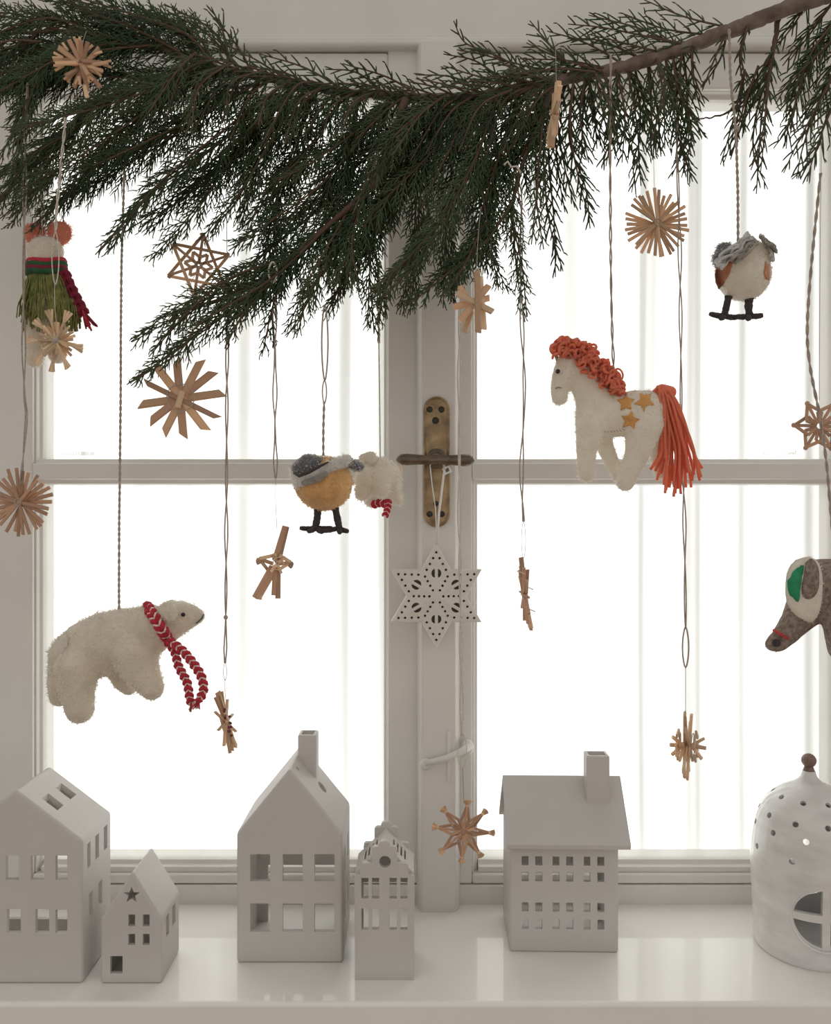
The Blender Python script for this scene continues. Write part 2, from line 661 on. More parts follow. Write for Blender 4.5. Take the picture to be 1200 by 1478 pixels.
# espagnolette handle
H = empty('window_handle', P(630, 663, DW - .023) - win.location)
H.parent = win
HL = gloc(H)


def hp(px, py, out):
    return P(px, py, DW - .022 - out)


def stadium(cx, cy0, cy1, r, n=10):
    o = []
    for i in range(n + 1):
        a = math.pi * i / n
        o.append((cx + r * math.cos(a), cy0 - r * math.sin(a)))
    for i in range(n + 1):
        a = math.pi + math.pi * i / n
        o.append((cx + r * math.cos(a), cy1 - r * math.sin(a)))
    return o


pl = MB()
rings = [(19, 0.0), (19, .004), (17.5, .005), (16, .0042), (14.5, .0034)]
vs, k = [], None
for r, d in rings:
    o = stadium(630.5, 591, 742, r)
    k = len(o)
    vs += [hp(x, y, d) for x, y in o]
fs = []
for i in range(len(rings) - 1):
    for j in range(k):
        fs.append((i * k + j, i * k + (j + 1) % k, (i + 1) * k + (j + 1) % k, (i + 1) * k + j))
fs.append(tuple((len(rings) - 1) * k + j for j in range(k)))
fs.append(tuple(range(k))[::-1])
pl.add(vs, fs)
pl.build('plate', BRASS, H, smooth=True, angle=30)
for (x, y, r) in ((620.5, 591, 4.6), (637.5, 591, 4.6), (620.5, 742, 4.6), (638, 742, 4.6), (629, 607, 5.2), (629.5, 727, 4.0)):
    c = hp(x, y, .0034)
    MB().sphere(c, S(r, 1.03), 12, 6, 0, (1, .35, 1)).build('screw', SCREWM, H)
rose = MB()
prof = [(15, .003), (15, .007), (12.5, .009), (10, .0095), (9, .012), (8, .034)]
ns = 20
vs = []
for r, d in prof:
    for i in range(ns):
        a = 2 * math.pi * i / ns
        vs.append(hp(630 + r * math.cos(a), 662 + r * math.sin(a), d))
fs = [(i * ns + j, i * ns + (j + 1) % ns, (i + 1) * ns + (j + 1) % ns, (i + 1) * ns + j) for i in range(len(prof) - 1) for j in range(ns)]
fs.append(tuple((len(prof) - 1) * ns + j for j in range(ns)))
rose.add(vs, fs)
rose.build('rose', BRASSD, H, angle=35)
lv = []
rr = []
LD = DW - .022 - .036
for t, r in ((0, 1.5), (.02, 5.5), (.06, 7.8), (.14, 8.4), (.3, 7.2), (.5, 6.2), (.7, 7.2), (.86, 8.6), (.94, 8.4), (.98, 6), (1, 1.5)):
    lv.append(P(572 + 113 * t, 663 + 1.5 * t, LD))
    rr.append(S(r, LD))
MB().tube(lv, rr, 16).build('lever', BRASSD, H)

# small painted stay hook low on the cover strip
K = empty('stay_hook', P(614, 1103, DW - .023) - win.location)
K.parent = win
MB().sphere(P(614, 1103, DW - .026), S(8.5, DW), 16, 10, 0, (1, .8, 1)).build('knob', PAINT, K)
MB().tube([P(614, 1102, DW - .032), P(645, 1094, DW - .032), P(668, 1084, DW - .030), P(677, 1077, DW - .020)], [S(4.2, 1), S(4.6, 1), S(5.2, 1), S(6.5, 1)], 10).build('arm', PAINT, K)
MB().sphere(P(675, 1079, DW - .012), S(9, DW), 16, 10, 0, (1, .9, 1.3)).build('keeper', PAINT, K)
MB().box((wx(644.5), DW - .025, wz(1121)), (wx(649.5), DW - .021, wz(1048))).build('guide_strip', PAINT, K, bevel=.0006)

# curtains behind the panes
def curtain(x0, x1, label, seed, amp):
    D = DW + 0.085
    rs = np.random.RandomState(seed)
    nx, nz = 340, 14
    X = np.linspace(wx(x0, D), wx(x1, D), nx)
    Z = np.linspace(wz(1395, D), wz(-60, D), nz)
    ph = np.cumsum(np.abs(np.interp(np.arange(nx), np.arange(0, nx + 12, 12), rs.normal(1, .8, len(np.arange(0, nx + 12, 12)))))) * 0.12
    fold = np.sin(ph) + .28 * np.sin(ph * 2.13 + 1) + .25 * np.sin(ph * .37)
    v = []
    for j, z in enumerate(Z):
        w = amp * (0.75 + .25 * math.sin(j * .5 + seed)) * (1 - .15 * j / nz)
        sh = .35 * math.sin(j * .35)
        f = np.interp(np.arange(nx) + sh * 4, np.arange(nx), fold)
        v += [(x, D + w * a, z) for x, a in zip(X, f)]
    mb = MB()
    mb.add(v, [(j * nx + i, j * nx + i + 1, (j + 1) * nx + i + 1, (j + 1) * nx + i) for j in range(nz - 1) for i in range(nx - 1)])
    o = mb.build('sheer_curtain', CURT)
    tag(o, label, 'curtain', 'sheer curtains behind the window')
    return o


curtain(-150, 632, 'sheer white curtain behind the left casement panes', 4, .0095)
curtain(628, 1400, 'sheer white pleated curtain behind the right casement panes', 9, .0125)

# wall and floor of the room around the window
w = MB()
wl, wr = wx(-160), wx(1420)
zt, zb = wz(-68), SILL_Z - .034
for lo, hi in (((-2.2, DW - .02, 0), (wl, DW + .26, 2.6)), ((wr, DW - .02, 0), (2.2, DW + .26, 2.6)),
               ((wl, DW - .02, zt), (wr, DW + .26, 2.6)), ((wl, DW - .02, 0), (wr, DW + .26, zb))):
    w.box(lo, hi)
tag(w.build('wall_back', WALLP, smooth=False), kind='structure')
tag(MB().box((-2.2, -2.4, -.1), (2.2, DW + .26, 0)).build('floor', FLOORM, smooth=False), kind='structure')

# ------------------------------------------------------------------ ceramic houses
def prism(poly, axis, lo, hi):
    """closed prism: poly in the two other axes (x,z for axis y; y,z for axis x)"""
    k = len(poly)
    vs = []
    for h in (lo, hi):
        for a, b in poly:
            vs.append((a, h, b) if axis == 'y' else ((h, a, b) if axis == 'x' else (a, b, h)))
    fs = [(i, (i + 1) % k, k + (i + 1) % k, k + i) for i in range(k)]
    fs += [tuple(range(k))[::-1], tuple(range(k, 2 * k))]
    return vs, fs


def rect(x0, x1, z0, z1):
    return [(x0, z0), (x1, z0), (x1, z1), (x0, z1)]


def ngon(cx, cz, r, n=18, ry=None):
    return [(cx + r * math.cos(2 * math.pi * i / n), cz + (ry or r) * math.sin(2 * math.pi * i / n)) for i in range(n)]


def to_mesh(parts, bevel=0.0, segs=3):
    bm = bmesh.new()
    for vs, fs in parts:
        bv = [bm.verts.new(v) for v in vs]
        for f in fs:
            bm.faces.new([bv[i] for i in f])
    bmesh.ops.recalc_face_normals(bm, faces=bm.faces)
    if bevel > 0:
        bmesh.ops.bevel(bm, geom=list(bm.edges), offset=bevel, segments=segs, profile=0.5, affect='EDGES', clamp_overlap=True)
    me = bpy.data.meshes.new('m')
    bm.to_mesh(me)
    bm.free()
    return me


def carve(outer, cutters, bevel=0.003):
    """outer solids minus cutter solids -> mesh"""
    om = outer if isinstance(outer, bpy.types.Mesh) else to_mesh(outer, bevel)

    def mods(o):
        ex = []
        for c in cutters:
            co = bpy.data.objects.new('cut', to_mesh(c))
            C.objects.link(co)
            m = o.modifiers.new('b', 'BOOLEAN')
            m.operation = 'DIFFERENCE'
            m.solver = 'EXACT'
            m.use_self = len(c) > 1
            m.object = co
            ex.append(co)
        return ex
    return bake(om, mods)


def ceramic(name, me, parent, material=CERAM, angle=32):
    me.materials.clear()
    me.materials.append(material)
    me.shade_smooth()
    me.set_sharp_from_angle(angle=math.radians(angle))
    o = link(name, me, parent)
    wn = o.modifiers.new('wn', 'WEIGHTED_NORMAL')
    wn.keep_sharp = True
    wn.weight = 60
    return o


def hx(px, D, cx):
    return (px - cx) / F * D


def hz(py, D):
    return .495 - (py - 739) / F * D


def house_root(cx, D, label, rotz=0.0, name='ceramic_house'):
    return empty(name, ((cx - 600) / F * D, D, SILL_Z), label, 'ceramic house', 'white ceramic tealight houses', None, rotz)


def gable_poly(x0, x1, ze, za, xa=None):
    xa = (x0 + x1) / 2 if xa is None else xa
    return [(x0, 0), (x1, 0), (x1, ze), (xa, za), (x0, ze)]


def inner_poly(x0, x1, ze, za, t):
    xm = (x0 + x1) / 2
    return [(x0 + t, -.01), (x1 - t, -.01), (x1 - t, ze - t * .35), (xm, za - t * 1.45), (x0 + t, ze - t * .35)]


def front_cuts(wins, D, cx, y0=-.01, y1=.009):
    return [prism(rect(hx(a, D, cx), hx(b, D, cx), hz(d, D), hz(c, D)), 'y', y0, y1) for a, b, c, d in wins]


# tall house with six windows
D = .912
cx = 418
R1 = house_root(cx, D, 'tall white ceramic house with six large windows and a chimney, left of the cover strip')
x0, x1 = hx(341.5, D, cx), hx(495, D, cx)
ze, za, dep, t = hz(1203, D), hz(1109, D), .098, .0055
wins = [(361, 390, 1233, 1272), (408, 437, 1233, 1272), (454, 483, 1233, 1272),
        (361, 390, 1304, 1345), (408, 437, 1304, 1345), (454, 483, 1304, 1345)]
cuts = [front_cuts(wins, D, cx)]
bw = [prism(rect(hx(a, D, cx), hx(b, D, cx), hz(1278, D), hz(1228, D)), 'y', dep - .009, dep + .01) for a, b in ((358, 392), (405, 440), (452, 486))]
bw += [prism(rect(x0 + .018, x1 - .018, -.005, hz(1300, D)), 'y', dep - .009, dep + .01)]
cuts.append(bw)
# round holes through the right-hand roof slope
rc = []
sl_v = Vector((x1, 0, ze)) - Vector((0, 0, za))
nrm = Vector((-sl_v.z, 0, sl_v.x)).normalized()
for (tt, yy, r) in ((.52, .05, .0075), (.10, .022, .003), (.30, .082, .003)):
    c = Vector((0, yy, za)) + sl_v * tt
    e1 = Vector((0, 1, 0))
    e2 = nrm.cross(e1)
    vs = []
    for h in (-.012, .012):
        for i in range(14):
            a = 2 * math.pi * i / 14
            vs.append(c + e1 * (r * math.cos(a)) + e2 * (r * math.sin(a)) + nrm * h)
    fs = [(i, (i + 1) % 14, 14 + (i + 1) % 14, 14 + i) for i in range(14)] + [tuple(range(14))[::-1], tuple(range(14, 28))]
    rc.append((vs, fs))
cuts.append(rc)
sw = [prism([(a, b) for a, b in ((y0, z0), (y0 + .016, z0), (y0 + .016, z0 + .028), (y0, z0 + .028))], 'x', x1 - .009, x1 + .01)
      for y0 in (.02, .062) for z0 in (.035, .088)]
cuts.append(sw)
cuts.insert(0, [prism(inner_poly(x0, x1, ze, za, t), 'y', t, dep - t)])
ceramic('body', carve([prism(gable_poly(x0, x1, ze, za), 'y', 0, dep)], cuts, .0035), R1)


def chimney(parent, cx_, cy_, z0, z1, w_, d_, tw=.0035):
    me = carve([prism(rect(cx_ - w_ / 2, cx_ + w_ / 2, z0, z1), 'y', cy_ - d_ / 2, cy_ + d_ / 2)],
               [[prism(rect(cx_ - w_ / 2 + tw, cx_ + w_ / 2 - tw, z1 - .018, z1 + .01), 'y', cy_ - d_ / 2 + tw, cy_ + d_ / 2 - tw)]], .0018)
    return ceramic('chimney', me, parent)


chimney(R1, .0125, .064, za - .032, hz(1063, D) - .0125, .0215, .024)

# left tall house, partly out of the picture
D = .872
cx = 22.6
R2 = house_root(cx, D, 'large white ceramic house with skylights in its roof, at the left edge of the sill')
x1 = hx(119, D, cx)
x0 = -x1
ze, za, dep = hz(1213, D), hz(1140, D), .083
wins = [(44, 64, 1235, 1270), (80, 97, 1235, 1270), (51, 71, 1312, 1347), (80, 97, 1313, 1347), (8, 27, 1235, 1270), (10, 30, 1312, 1347),
        (-52, -35, 1235, 1270), (-52, -35, 1312, 1347), (-20, -3, 1235, 1270), (-22, -4, 1312, 1347)]
cuts = [[prism(inner_poly(x0, x1, ze, za, t), 'y', t, dep - t)], front_cuts(wins, D, cx)]
sw = []
for y0, y1 in ((.013, .022), (.035, .046), (.06, .071)):
    sw.append(prism(rect(y0, y1, hz(1262, D), hz(1226, D)), 'x', x1 - .009, x1 + .01))
for y0, y1 in ((.018, .028), (.044, .055)):
    sw.append(prism(rect(y0, y1, hz(1338, D), hz(1302, D)), 'x', x1 - .009, x1 + .01))
cuts.append(sw)
sky = []
sl_v = Vector((x1, 0, ze)) - Vector((0, 0, za))
for (yy, tt) in ((.025, .40), (.059, .40)):
    a, b = tt - .12, tt + .12
    xa_, xb_ = x1 * a, x1 * b
    sky.append(prism([(xa_, yy - .008), (xb_, yy - .008), (xb_, yy + .008), (xa_, yy + .008)], 'z', za + (ze - za) * b - .016, za + .02))
cuts.append(sky)
cuts.append([prism(rect(x0 + .014, x1 - .014, .03, ze - .006), 'y', dep - .009, dep + .01)])  # unseen opening in the back wall, added to brighten the inside
ceramic('body', carve([prism(gable_poly(x0, x1, ze, za), 'y', 0, dep)], cuts, .0035), R2)

# small house with the star
D = .872
cx = 190
R3 = house_root(cx, D, 'small white ceramic house with a star cut in its gable')
x0, x1 = hx(145, D, cx), hx(233.5, D, cx)
ze, za, dep = hz(1327, D), hz(1258, D), .066
wins = [(185, 195, 1320, 1337), (206, 216, 1320, 1337), (185, 195, 1348, 1364), (206, 216, 1348, 1364), (159, 177, 1380, 1405)]
t3 = .0045
cuts = [[prism(inner_poly(x0, x1, ze, za, t3), 'y', t3, dep - t3)], front_cuts(wins, D, cx, y1=.0075)]
scx, scz = hx(190, D, cx), hz(1292, D)
sp = []
for i in range(10):
    a = math.pi / 2 + i * math.pi / 5
    r = S(12.5, D) if i % 2 == 0 else S(5.2, D)
    sp.append((scx + r * math.cos(a), scz + r * math.sin(a)))
cuts.append([prism(sp, 'y', -.01, .0075)])
cuts.append([prism(rect(y0, y1, hz(b, D), hz(a, D)), 'x', x1 - .0075, x1 + .01)
             for y0, y1, a, b in ((.016, .026, 1334, 1364), (.038, .050, 1334, 1364))])
ceramic('body', carve([prism(gable_poly(x0, x1, ze, za, hx(191, D, cx)), 'y', 0, dep)], cuts, .003), R3)

# narrow canal house with stepped gables
D = .879
cx = 555
R4 = house_root(cx, D, 'narrow white ceramic canal house with stepped gables and a round gable hole')


def step_gable(y0, y1, cut):
    def arc(x, z, r, a0, a1, n=4):
        return [(x + r * math.cos(math.radians(a0 + (a1 - a0) * i / n)), z + r * math.sin(math.radians(a0 + (a1 - a0) * i / n))) for i in range(n + 1)]
    X = lambda p: hx(p, D, cx)
    Zp = lambda p: hz(p, D)
    r = .0035
    half = [(X(598), 0)] + arc(X(598.5) - r, Zp(1263) - r, r, 0, 90) + arc(X(590) - r, Zp(1246) - r, r, 0, 90) \
        + arc(X(573.5) - r, Zp(1222) - r, r, 0, 90) + arc(X(563.5) - r * 1.4, Zp(1214) - r * 1.4, r * 1.4, 10, 90)
    pts = []
    for i, p in enumerate(half):
        pts.append(p)
    # vertical risers between the steps
    out = [half[0]]
    groups = [half[1:6], half[6:11], half[11:16], half[16:21]]
    for gi, g in enumerate(groups):
        if gi > 0:
            out.append((g[0][0], groups[gi - 1][-1][1]))
        out += g
    xm = X(555.2)
    left = [(2 * xm - a, b) for a, b in out][::-1]
    return prism(out + left, 'y', y0, y1)


dep = .060
gw = [(521.5, 532, 1267, 1297), (537, 547.5, 1267, 1297), (562.5, 573, 1267, 1297), (578.3, 588.5, 1267, 1297),
      (521.5, 532, 1311, 1342), (537, 547.5, 1311, 1342), (562.5, 573, 1311, 1342), (578.3, 588.5, 1311, 1342)]
c1 = front_cuts(gw, D, cx, -.01, .012)
hole = [prism(ngon(hx(556, D, cx), hz(1244, D), S(8.5, D), 22), 'y', -.01, .012)]
ceramic('front_gable', carve(to_mesh([step_gable(0, .0055, 0)]), [c1, hole]), R4)
bwn = [prism(rect(hx(a, D, cx), hx(b, D, cx), hz(c2, D), hz(c_, D)), 'y', dep - .012, dep + .01) for a, b, c_, c2 in
       [(520, 534, 1280, 1300), (536, 549, 1280, 1300), (561, 575, 1280, 1300), (577, 590, 1280, 1300), (520, 592, 1306, 1420)]]
bwn.append(prism(ngon(hx(556, D, cx), hz(1244, D), S(8.5, D), 22), 'y', dep - .012, dep + .01))
ceramic('back_gable', carve(to_mesh([step_gable(dep - .0055, dep, 0)]), [bwn]), R4)
x0, x1 = hx(512.5, D, cx), hx(597.5, D, cx)
ze, za = hz(1263, D), hz(1222, D)
mid = prism([(x0, 0), (x1, 0), (x1, ze), (0, za), (x0, ze)], 'y', .0055, dep - .0055)
inn = prism([(x0 + .0045, -.01), (x1 - .0045, -.01), (x1 - .0045, ze - .002), (0, za - .006), (x0 + .0045, ze - .002)], 'y', 0, dep)
slits = []
for s in (-1, 1):
    for q in range(4):
        tt = .30 + .13 * q
        a, b = tt - .03, tt + .03
        xs_ = sorted((s * x1 * a, s * x1 * b))
        slits.append(prism([(xs_[0], .018), (xs_[1], .018), (xs_[1], .042), (xs_[0], .042)], 'z', za + (ze - za) * b - .012, za + .01))
ceramic('body', carve(to_mesh([mid]), [[inn], slits]), R4)

# right house with broad roof
D = .934
cx = 815
R5 = house_root(cx, D, 'white ceramic house with a broad plain roof and twelve tiny windows', math.radians(-1.2))
x0, x1 = hx(736, D, cx), hx(893, D, cx)
dep = .085
zw = hz(1212, D)
cols = [(753.5, 763.5), (773, 783.4), (798, 808), (817.6, 827.8), (843, 852.5), (862.4, 872.6)]
rows = [(1236.3, 1249.3), (1259, 1272.5), (1303, 1316), (1327, 1341.4)]
wins = [(a, b, c, d) for a, b in cols for c, d in rows]
zr = hz(1118, D) - .040 * .0
ridge_y = dep / 2
zrg = .495 - (1119 - 739) / F * (D + ridge_y)
cuts = [[prism([(.005, -.01), (dep - .005, -.01), (dep - .005, zw - .002), (ridge_y, zrg - .012), (.005, zw - .002)], 'x', x0 + .005, x1 - .005)], front_cuts(wins, D, cx, y1=.0085)]
bk = []
for i in range(3):
    a = x0 + .018 + i * .036
    bk.append(prism(rect(a, a + .012, hz(1272, D), hz(1255, D)), 'y', dep - .009, dep + .01))
bk.append(prism(rect(x0 + .012, x1 - .014, -.005, .062), 'y', dep - .009, dep + .01))  # wide back opening out of view, put in to light the interior
cuts.append(bk)
ceramic('body', carve([prism([(0, 0), (dep, 0), (dep, zw), (ridge_y, zrg - .004), (0, zw)], 'x', x0, x1)], cuts, .003), R5)
# the roof: a thick folded slab with overhang
ex = -.012
rx0, rx1 = hx(728, D, cx) + .002, hx(908.5, D - .01, cx)
zeave = hz(1219, D - .010)
tk = .0055
roof_o = [(ex, zeave), (ridge_y, zrg), (dep + .012, zeave), (dep + .012, zeave - tk * .2), (dep + .010, zeave - tk), (ridge_y, zrg - tk * 1.5), (ex + .002, zeave - tk)]
ceramic('roof', carve([prism(roof_o, 'x', rx0, rx1)], [], .0018), R5)
cyc = ridge_y - .012
chimney(R5, hx(862, D + .03, cx) + .004, cyc, zrg - .030, .495 - (1087 - 739) / F * (D + cyc), .0265, .022)

# ------------------------------------------------------------------ domed lantern on the right
D = .95
LX = 1168
LC = P(LX, 739 + .495 * F / D, D)
RL = empty('dome_lantern', LC, 'glazed white stoneware dome lantern with round holes, at the right edge of the sill', 'lantern')


def ly(py):
    return ZC + (739 - py) / F * D - SILL_Z


profp = [(1390, 0), (1382, 72), (1370, 74), (1333, 76), (1287, 77.5), (1241, 79), (1200, 75), (1177, 69), (1156, 57.5), (1143, 44), (1134, 31), (1127, 17), (1120, 11), (1112, 8.5)]
prof = []
base_off = ly(1382)
for y, r in profp:
    prof.append((S(r, D), max(0, ly(y) if y < 1380 else (0.0 if y > 1385 else .001))))
prof[0] = (0.0, 0.0)
prof[1] = (S(72, D), 0.0)
pr = smooth_path([(a, 0, b) for a, b in prof[1:]], 40)
outer = [(0.0, 0.0)] + [(p[0], p[2]) for p in pr] + [(0.0, float(pr[-1][2]))]
inner = [(0.0, .006)] + [(max(.001, p[0] - .0055), p[2] if p[2] > .006 else .006) for p in pr[2:-4]] + [(0.0, float(pr[-5][2]) - .006)]


def lathe(pts, n=48):
    vs, fs = [], []
    vs.append((0, 0, pts[0][1]))
    body = pts[1:-1]
    for r, z in body:
        for i in range(n):
            a = 2 * math.pi * i / n
            vs.append((r * math.cos(a), r * math.sin(a), z))
    vs.append((0, 0, pts[-1][1]))
    m = len(body)
    for i in range(n):
        j = (i + 1) % n
        fs.append((0, 1 + j, 1 + i))
        for q in range(m - 1):
            fs.append((1 + q * n + i, 1 + q * n + j, 1 + (q + 1) * n + j, 1 + (q + 1) * n + i))
        fs.append((1 + (m - 1) * n + i, 1 + (m - 1) * n + j, len(vs) - 1))
    return vs, fs


def radial_cut(az, z, poly, r0, r1, el=0.0):
    """cutter along the direction az (0 = towards the camera, positive to the right) with elevation el"""
    d = Vector((math.sin(az) * math.cos(el), -math.cos(az) * math.cos(el), math.sin(el)))
    sx = Vector((math.cos(az), math.sin(az), 0))
    sz = sx.cross(d) * -1
    if sz.z < 0:
        sz = -sz
    k = len(poly)
    vs = []
    base = Vector((0, 0, z))
    for h in (r0, r1):
        for a, b in poly:
            vs.append(base + d * h + sx * a + sz * b)
    fs = [(i, (i + 1) % k, k + (i + 1) % k, k + i) for i in range(k)] + [tuple(range(k))[::-1], tuple(range(k, 2 * k))]
    return vs, fs


holes = []
for (py, base_az, count, el, r) in ((1146, 6, 9, 55, .0032), (1171, -4, 10, 30, .0033), (1190, -28, 10, 18, .0033), (1219, 4, 8, 0, .0034)):
    for i in range(count):
        az = math.radians(base_az + i * 360 / count)
        z0 = ly(py)
        elr = math.radians(el)
        rr0 = float(np.interp(-z0, [-q[1] for q in prof[1:]][::-1][::-1] if False else sorted([-q[1] for q in prof[1:]]), [q[0] for q in sorted(prof[1:], key=lambda q: -q[1])]))
        zc = z0 - math.tan(elr) * rr0
        holes.append(radial_cut(az, zc, ngon(0, 0, r, 12), rr0 / math.cos(elr) - .014, rr0 / math.cos(elr) + .012, elr))
# round window with cross bars, facing a little left of the camera axis
cross = []
wzc = .495 - (1327 - 739) / F * .892
wr_ = S(41, D - .06)
for qx in (-1, 1):
    for qz in (-1, 1):
        b = .0042
        pts = [(qx * b, qz * b)]
        for i in range(8):
            a = math.radians(6 + 78 * i / 7)
            pts.append((qx * (b * .2 + wr_ * math.cos(a)), qz * (b * .2 + wr_ * math.sin(a))))
        cross.append(radial_cut(math.radians(-9), wzc, pts, .035, .075))
cross.append(radial_cut(math.radians(165), .07, ngon(0, 0, .036, 24), .03, .08))  # unseen round hole in the rear, added to let light in
om = to_mesh([lathe(outer)])
me = carve(om, [[lathe(inner)], holes, cross])
ceramic('body', me, RL, GLAZE, 50)
kn = MB()
ktop = float(pr[-1][2])
kn.tube([(0, 0, ktop - .002), (0, 0, ktop + .003), (0, 0, ktop + .006)], [.0068, .0052, .004], 14)
kn.sphere((0, 0, ktop + .0115), .0082, 16, 10, 0, (1, 1, .95))
kn.build('knob', mat('bare_brown_stoneware', (.27, .17, .14), .6, var=.4, vscale=90), RL, local=True)
rim = MB()
wpts = []
for i in range(40):
    a = 2 * math.pi * i / 40
    u, v = wr_ * 1.16 * math.cos(a), wr_ * 1.16 * math.sin(a)
    az = math.radians(-9) + u / .0615
    wpts.append((math.sin(az) * .0612, -math.cos(az) * .0612, wzc + v))
rim.tube(wpts, .0016, 6, closed=True)
rim.build('window_rim', GLAZE, RL, local=True)

# ------------------------------------------------------------------ evergreen bough
BD = .885
BOUGH = empty('evergreen_bough', P(620, 135, BD), 'dark green cypress bough hung across the top of the window', 'branch')


def stem_mesh(name, pts, r0, r1, D, parent, material, seed=0, sides=9):
    n = max(8, int(len(pts) * 9))
    q = smooth_path(PP(pts, D), n)
    rs = np.random.RandomState(seed)
    q = q + rs.normal(size=q.shape) * .0005
    rad = np.linspace(r0, r1, n) * (1 + rs.normal(size=n) * .05)
    return MB().tube(q.tolist(), rad.tolist(), sides).build(name, material, parent)


stem_mesh('main_stem', [(1330, -50), (1150, 8), (1060, 42), (980, 72), (900, 97), (830, 112), (780, 122), (700, 138), (620, 142), (550, 138), (490, 132), (420, 122), (370, 110), (315, 98), (270, 84), (235, 70)],
          S(12.5, BD), S(4, BD), BD, BOUGH, BARK, 1)
stem_mesh('side_stem', [(345, 103), (290, 108), (240, 122), (190, 130), (130, 150), (60, 180)], S(6, BD), S(2, BD), BD - .008, BOUGH, BARK, 2)
stem_mesh('side_stem', [(235, 70), (170, 55), (90, 45), (-20, 50)], S(4.5, BD), S(2, BD), BD, BOUGH, BARK, 3)
stem_mesh('side_stem', [(585, 142), (560, 235), (530, 275), (473, 327), (420, 372), (375, 407), (300, 440)], S(6.5, BD), S(2, BD), BD - .02, BOUGH, TWIGM, 4)
stem_mesh('side_stem', [(800, 118), (778, 180), (755, 235), (742, 290), (738, 350)], S(5, BD), S(1.6, BD), BD - .012, BOUGH, TWIGM, 5)
stem_mesh('side_stem', [(1125, 20), (1116, 75), (1112, 100), (1080, 140), (1045, 165), (1008, 172)], S(4, BD), S(1, BD), BD + .012, BOUGH, TWIGM, 6)
stem_mesh('side_stem', [(430, 124), (395, 160), (340, 205), (290, 245)], S(4.5, BD), S(1.6, BD), BD - .01, BOUGH, TWIGM, 7)


def tubes3(segs):
    """tapered three-sided twigs for an array of segments (n, 8): p0, p1, r0, r1"""
    a = np.asarray(segs, float)
    p0, p1, r0, r1 = a[:, 0:3], a[:, 3:6], a[:, 6], a[:, 7]
    d = p1 - p0
    d /= np.linalg.norm(d, axis=1)[:, None] + 1e-12
    ref = np.where(np.abs(d[:, 1:2]) < .9, [[0., 1., 0.]], [[1., 0., 0.]])
    u = np.cross(d, ref)
    u /= np.linalg.norm(u, axis=1)[:, None] + 1e-12
    v = np.cross(d, u)
    V = []
    for p, r in ((p0, r0), (p1, r1)):
        for k in range(3):
            an = 2 * math.pi * k / 3 + .5
            V.append(p + (u * math.cos(an) + v * math.sin(an) * .75) * r[:, None])
    V = np.stack(V, 1).reshape(-1, 3)
    i = np.arange(len(a))[:, None] * 6
    q = np.array([[0, 1, 4, 3], [1, 2, 5, 4], [2, 0, 3, 5]])
    Fq = (i[:, :, None] + q[None]).reshape(-1, 4)
    return V, Fq


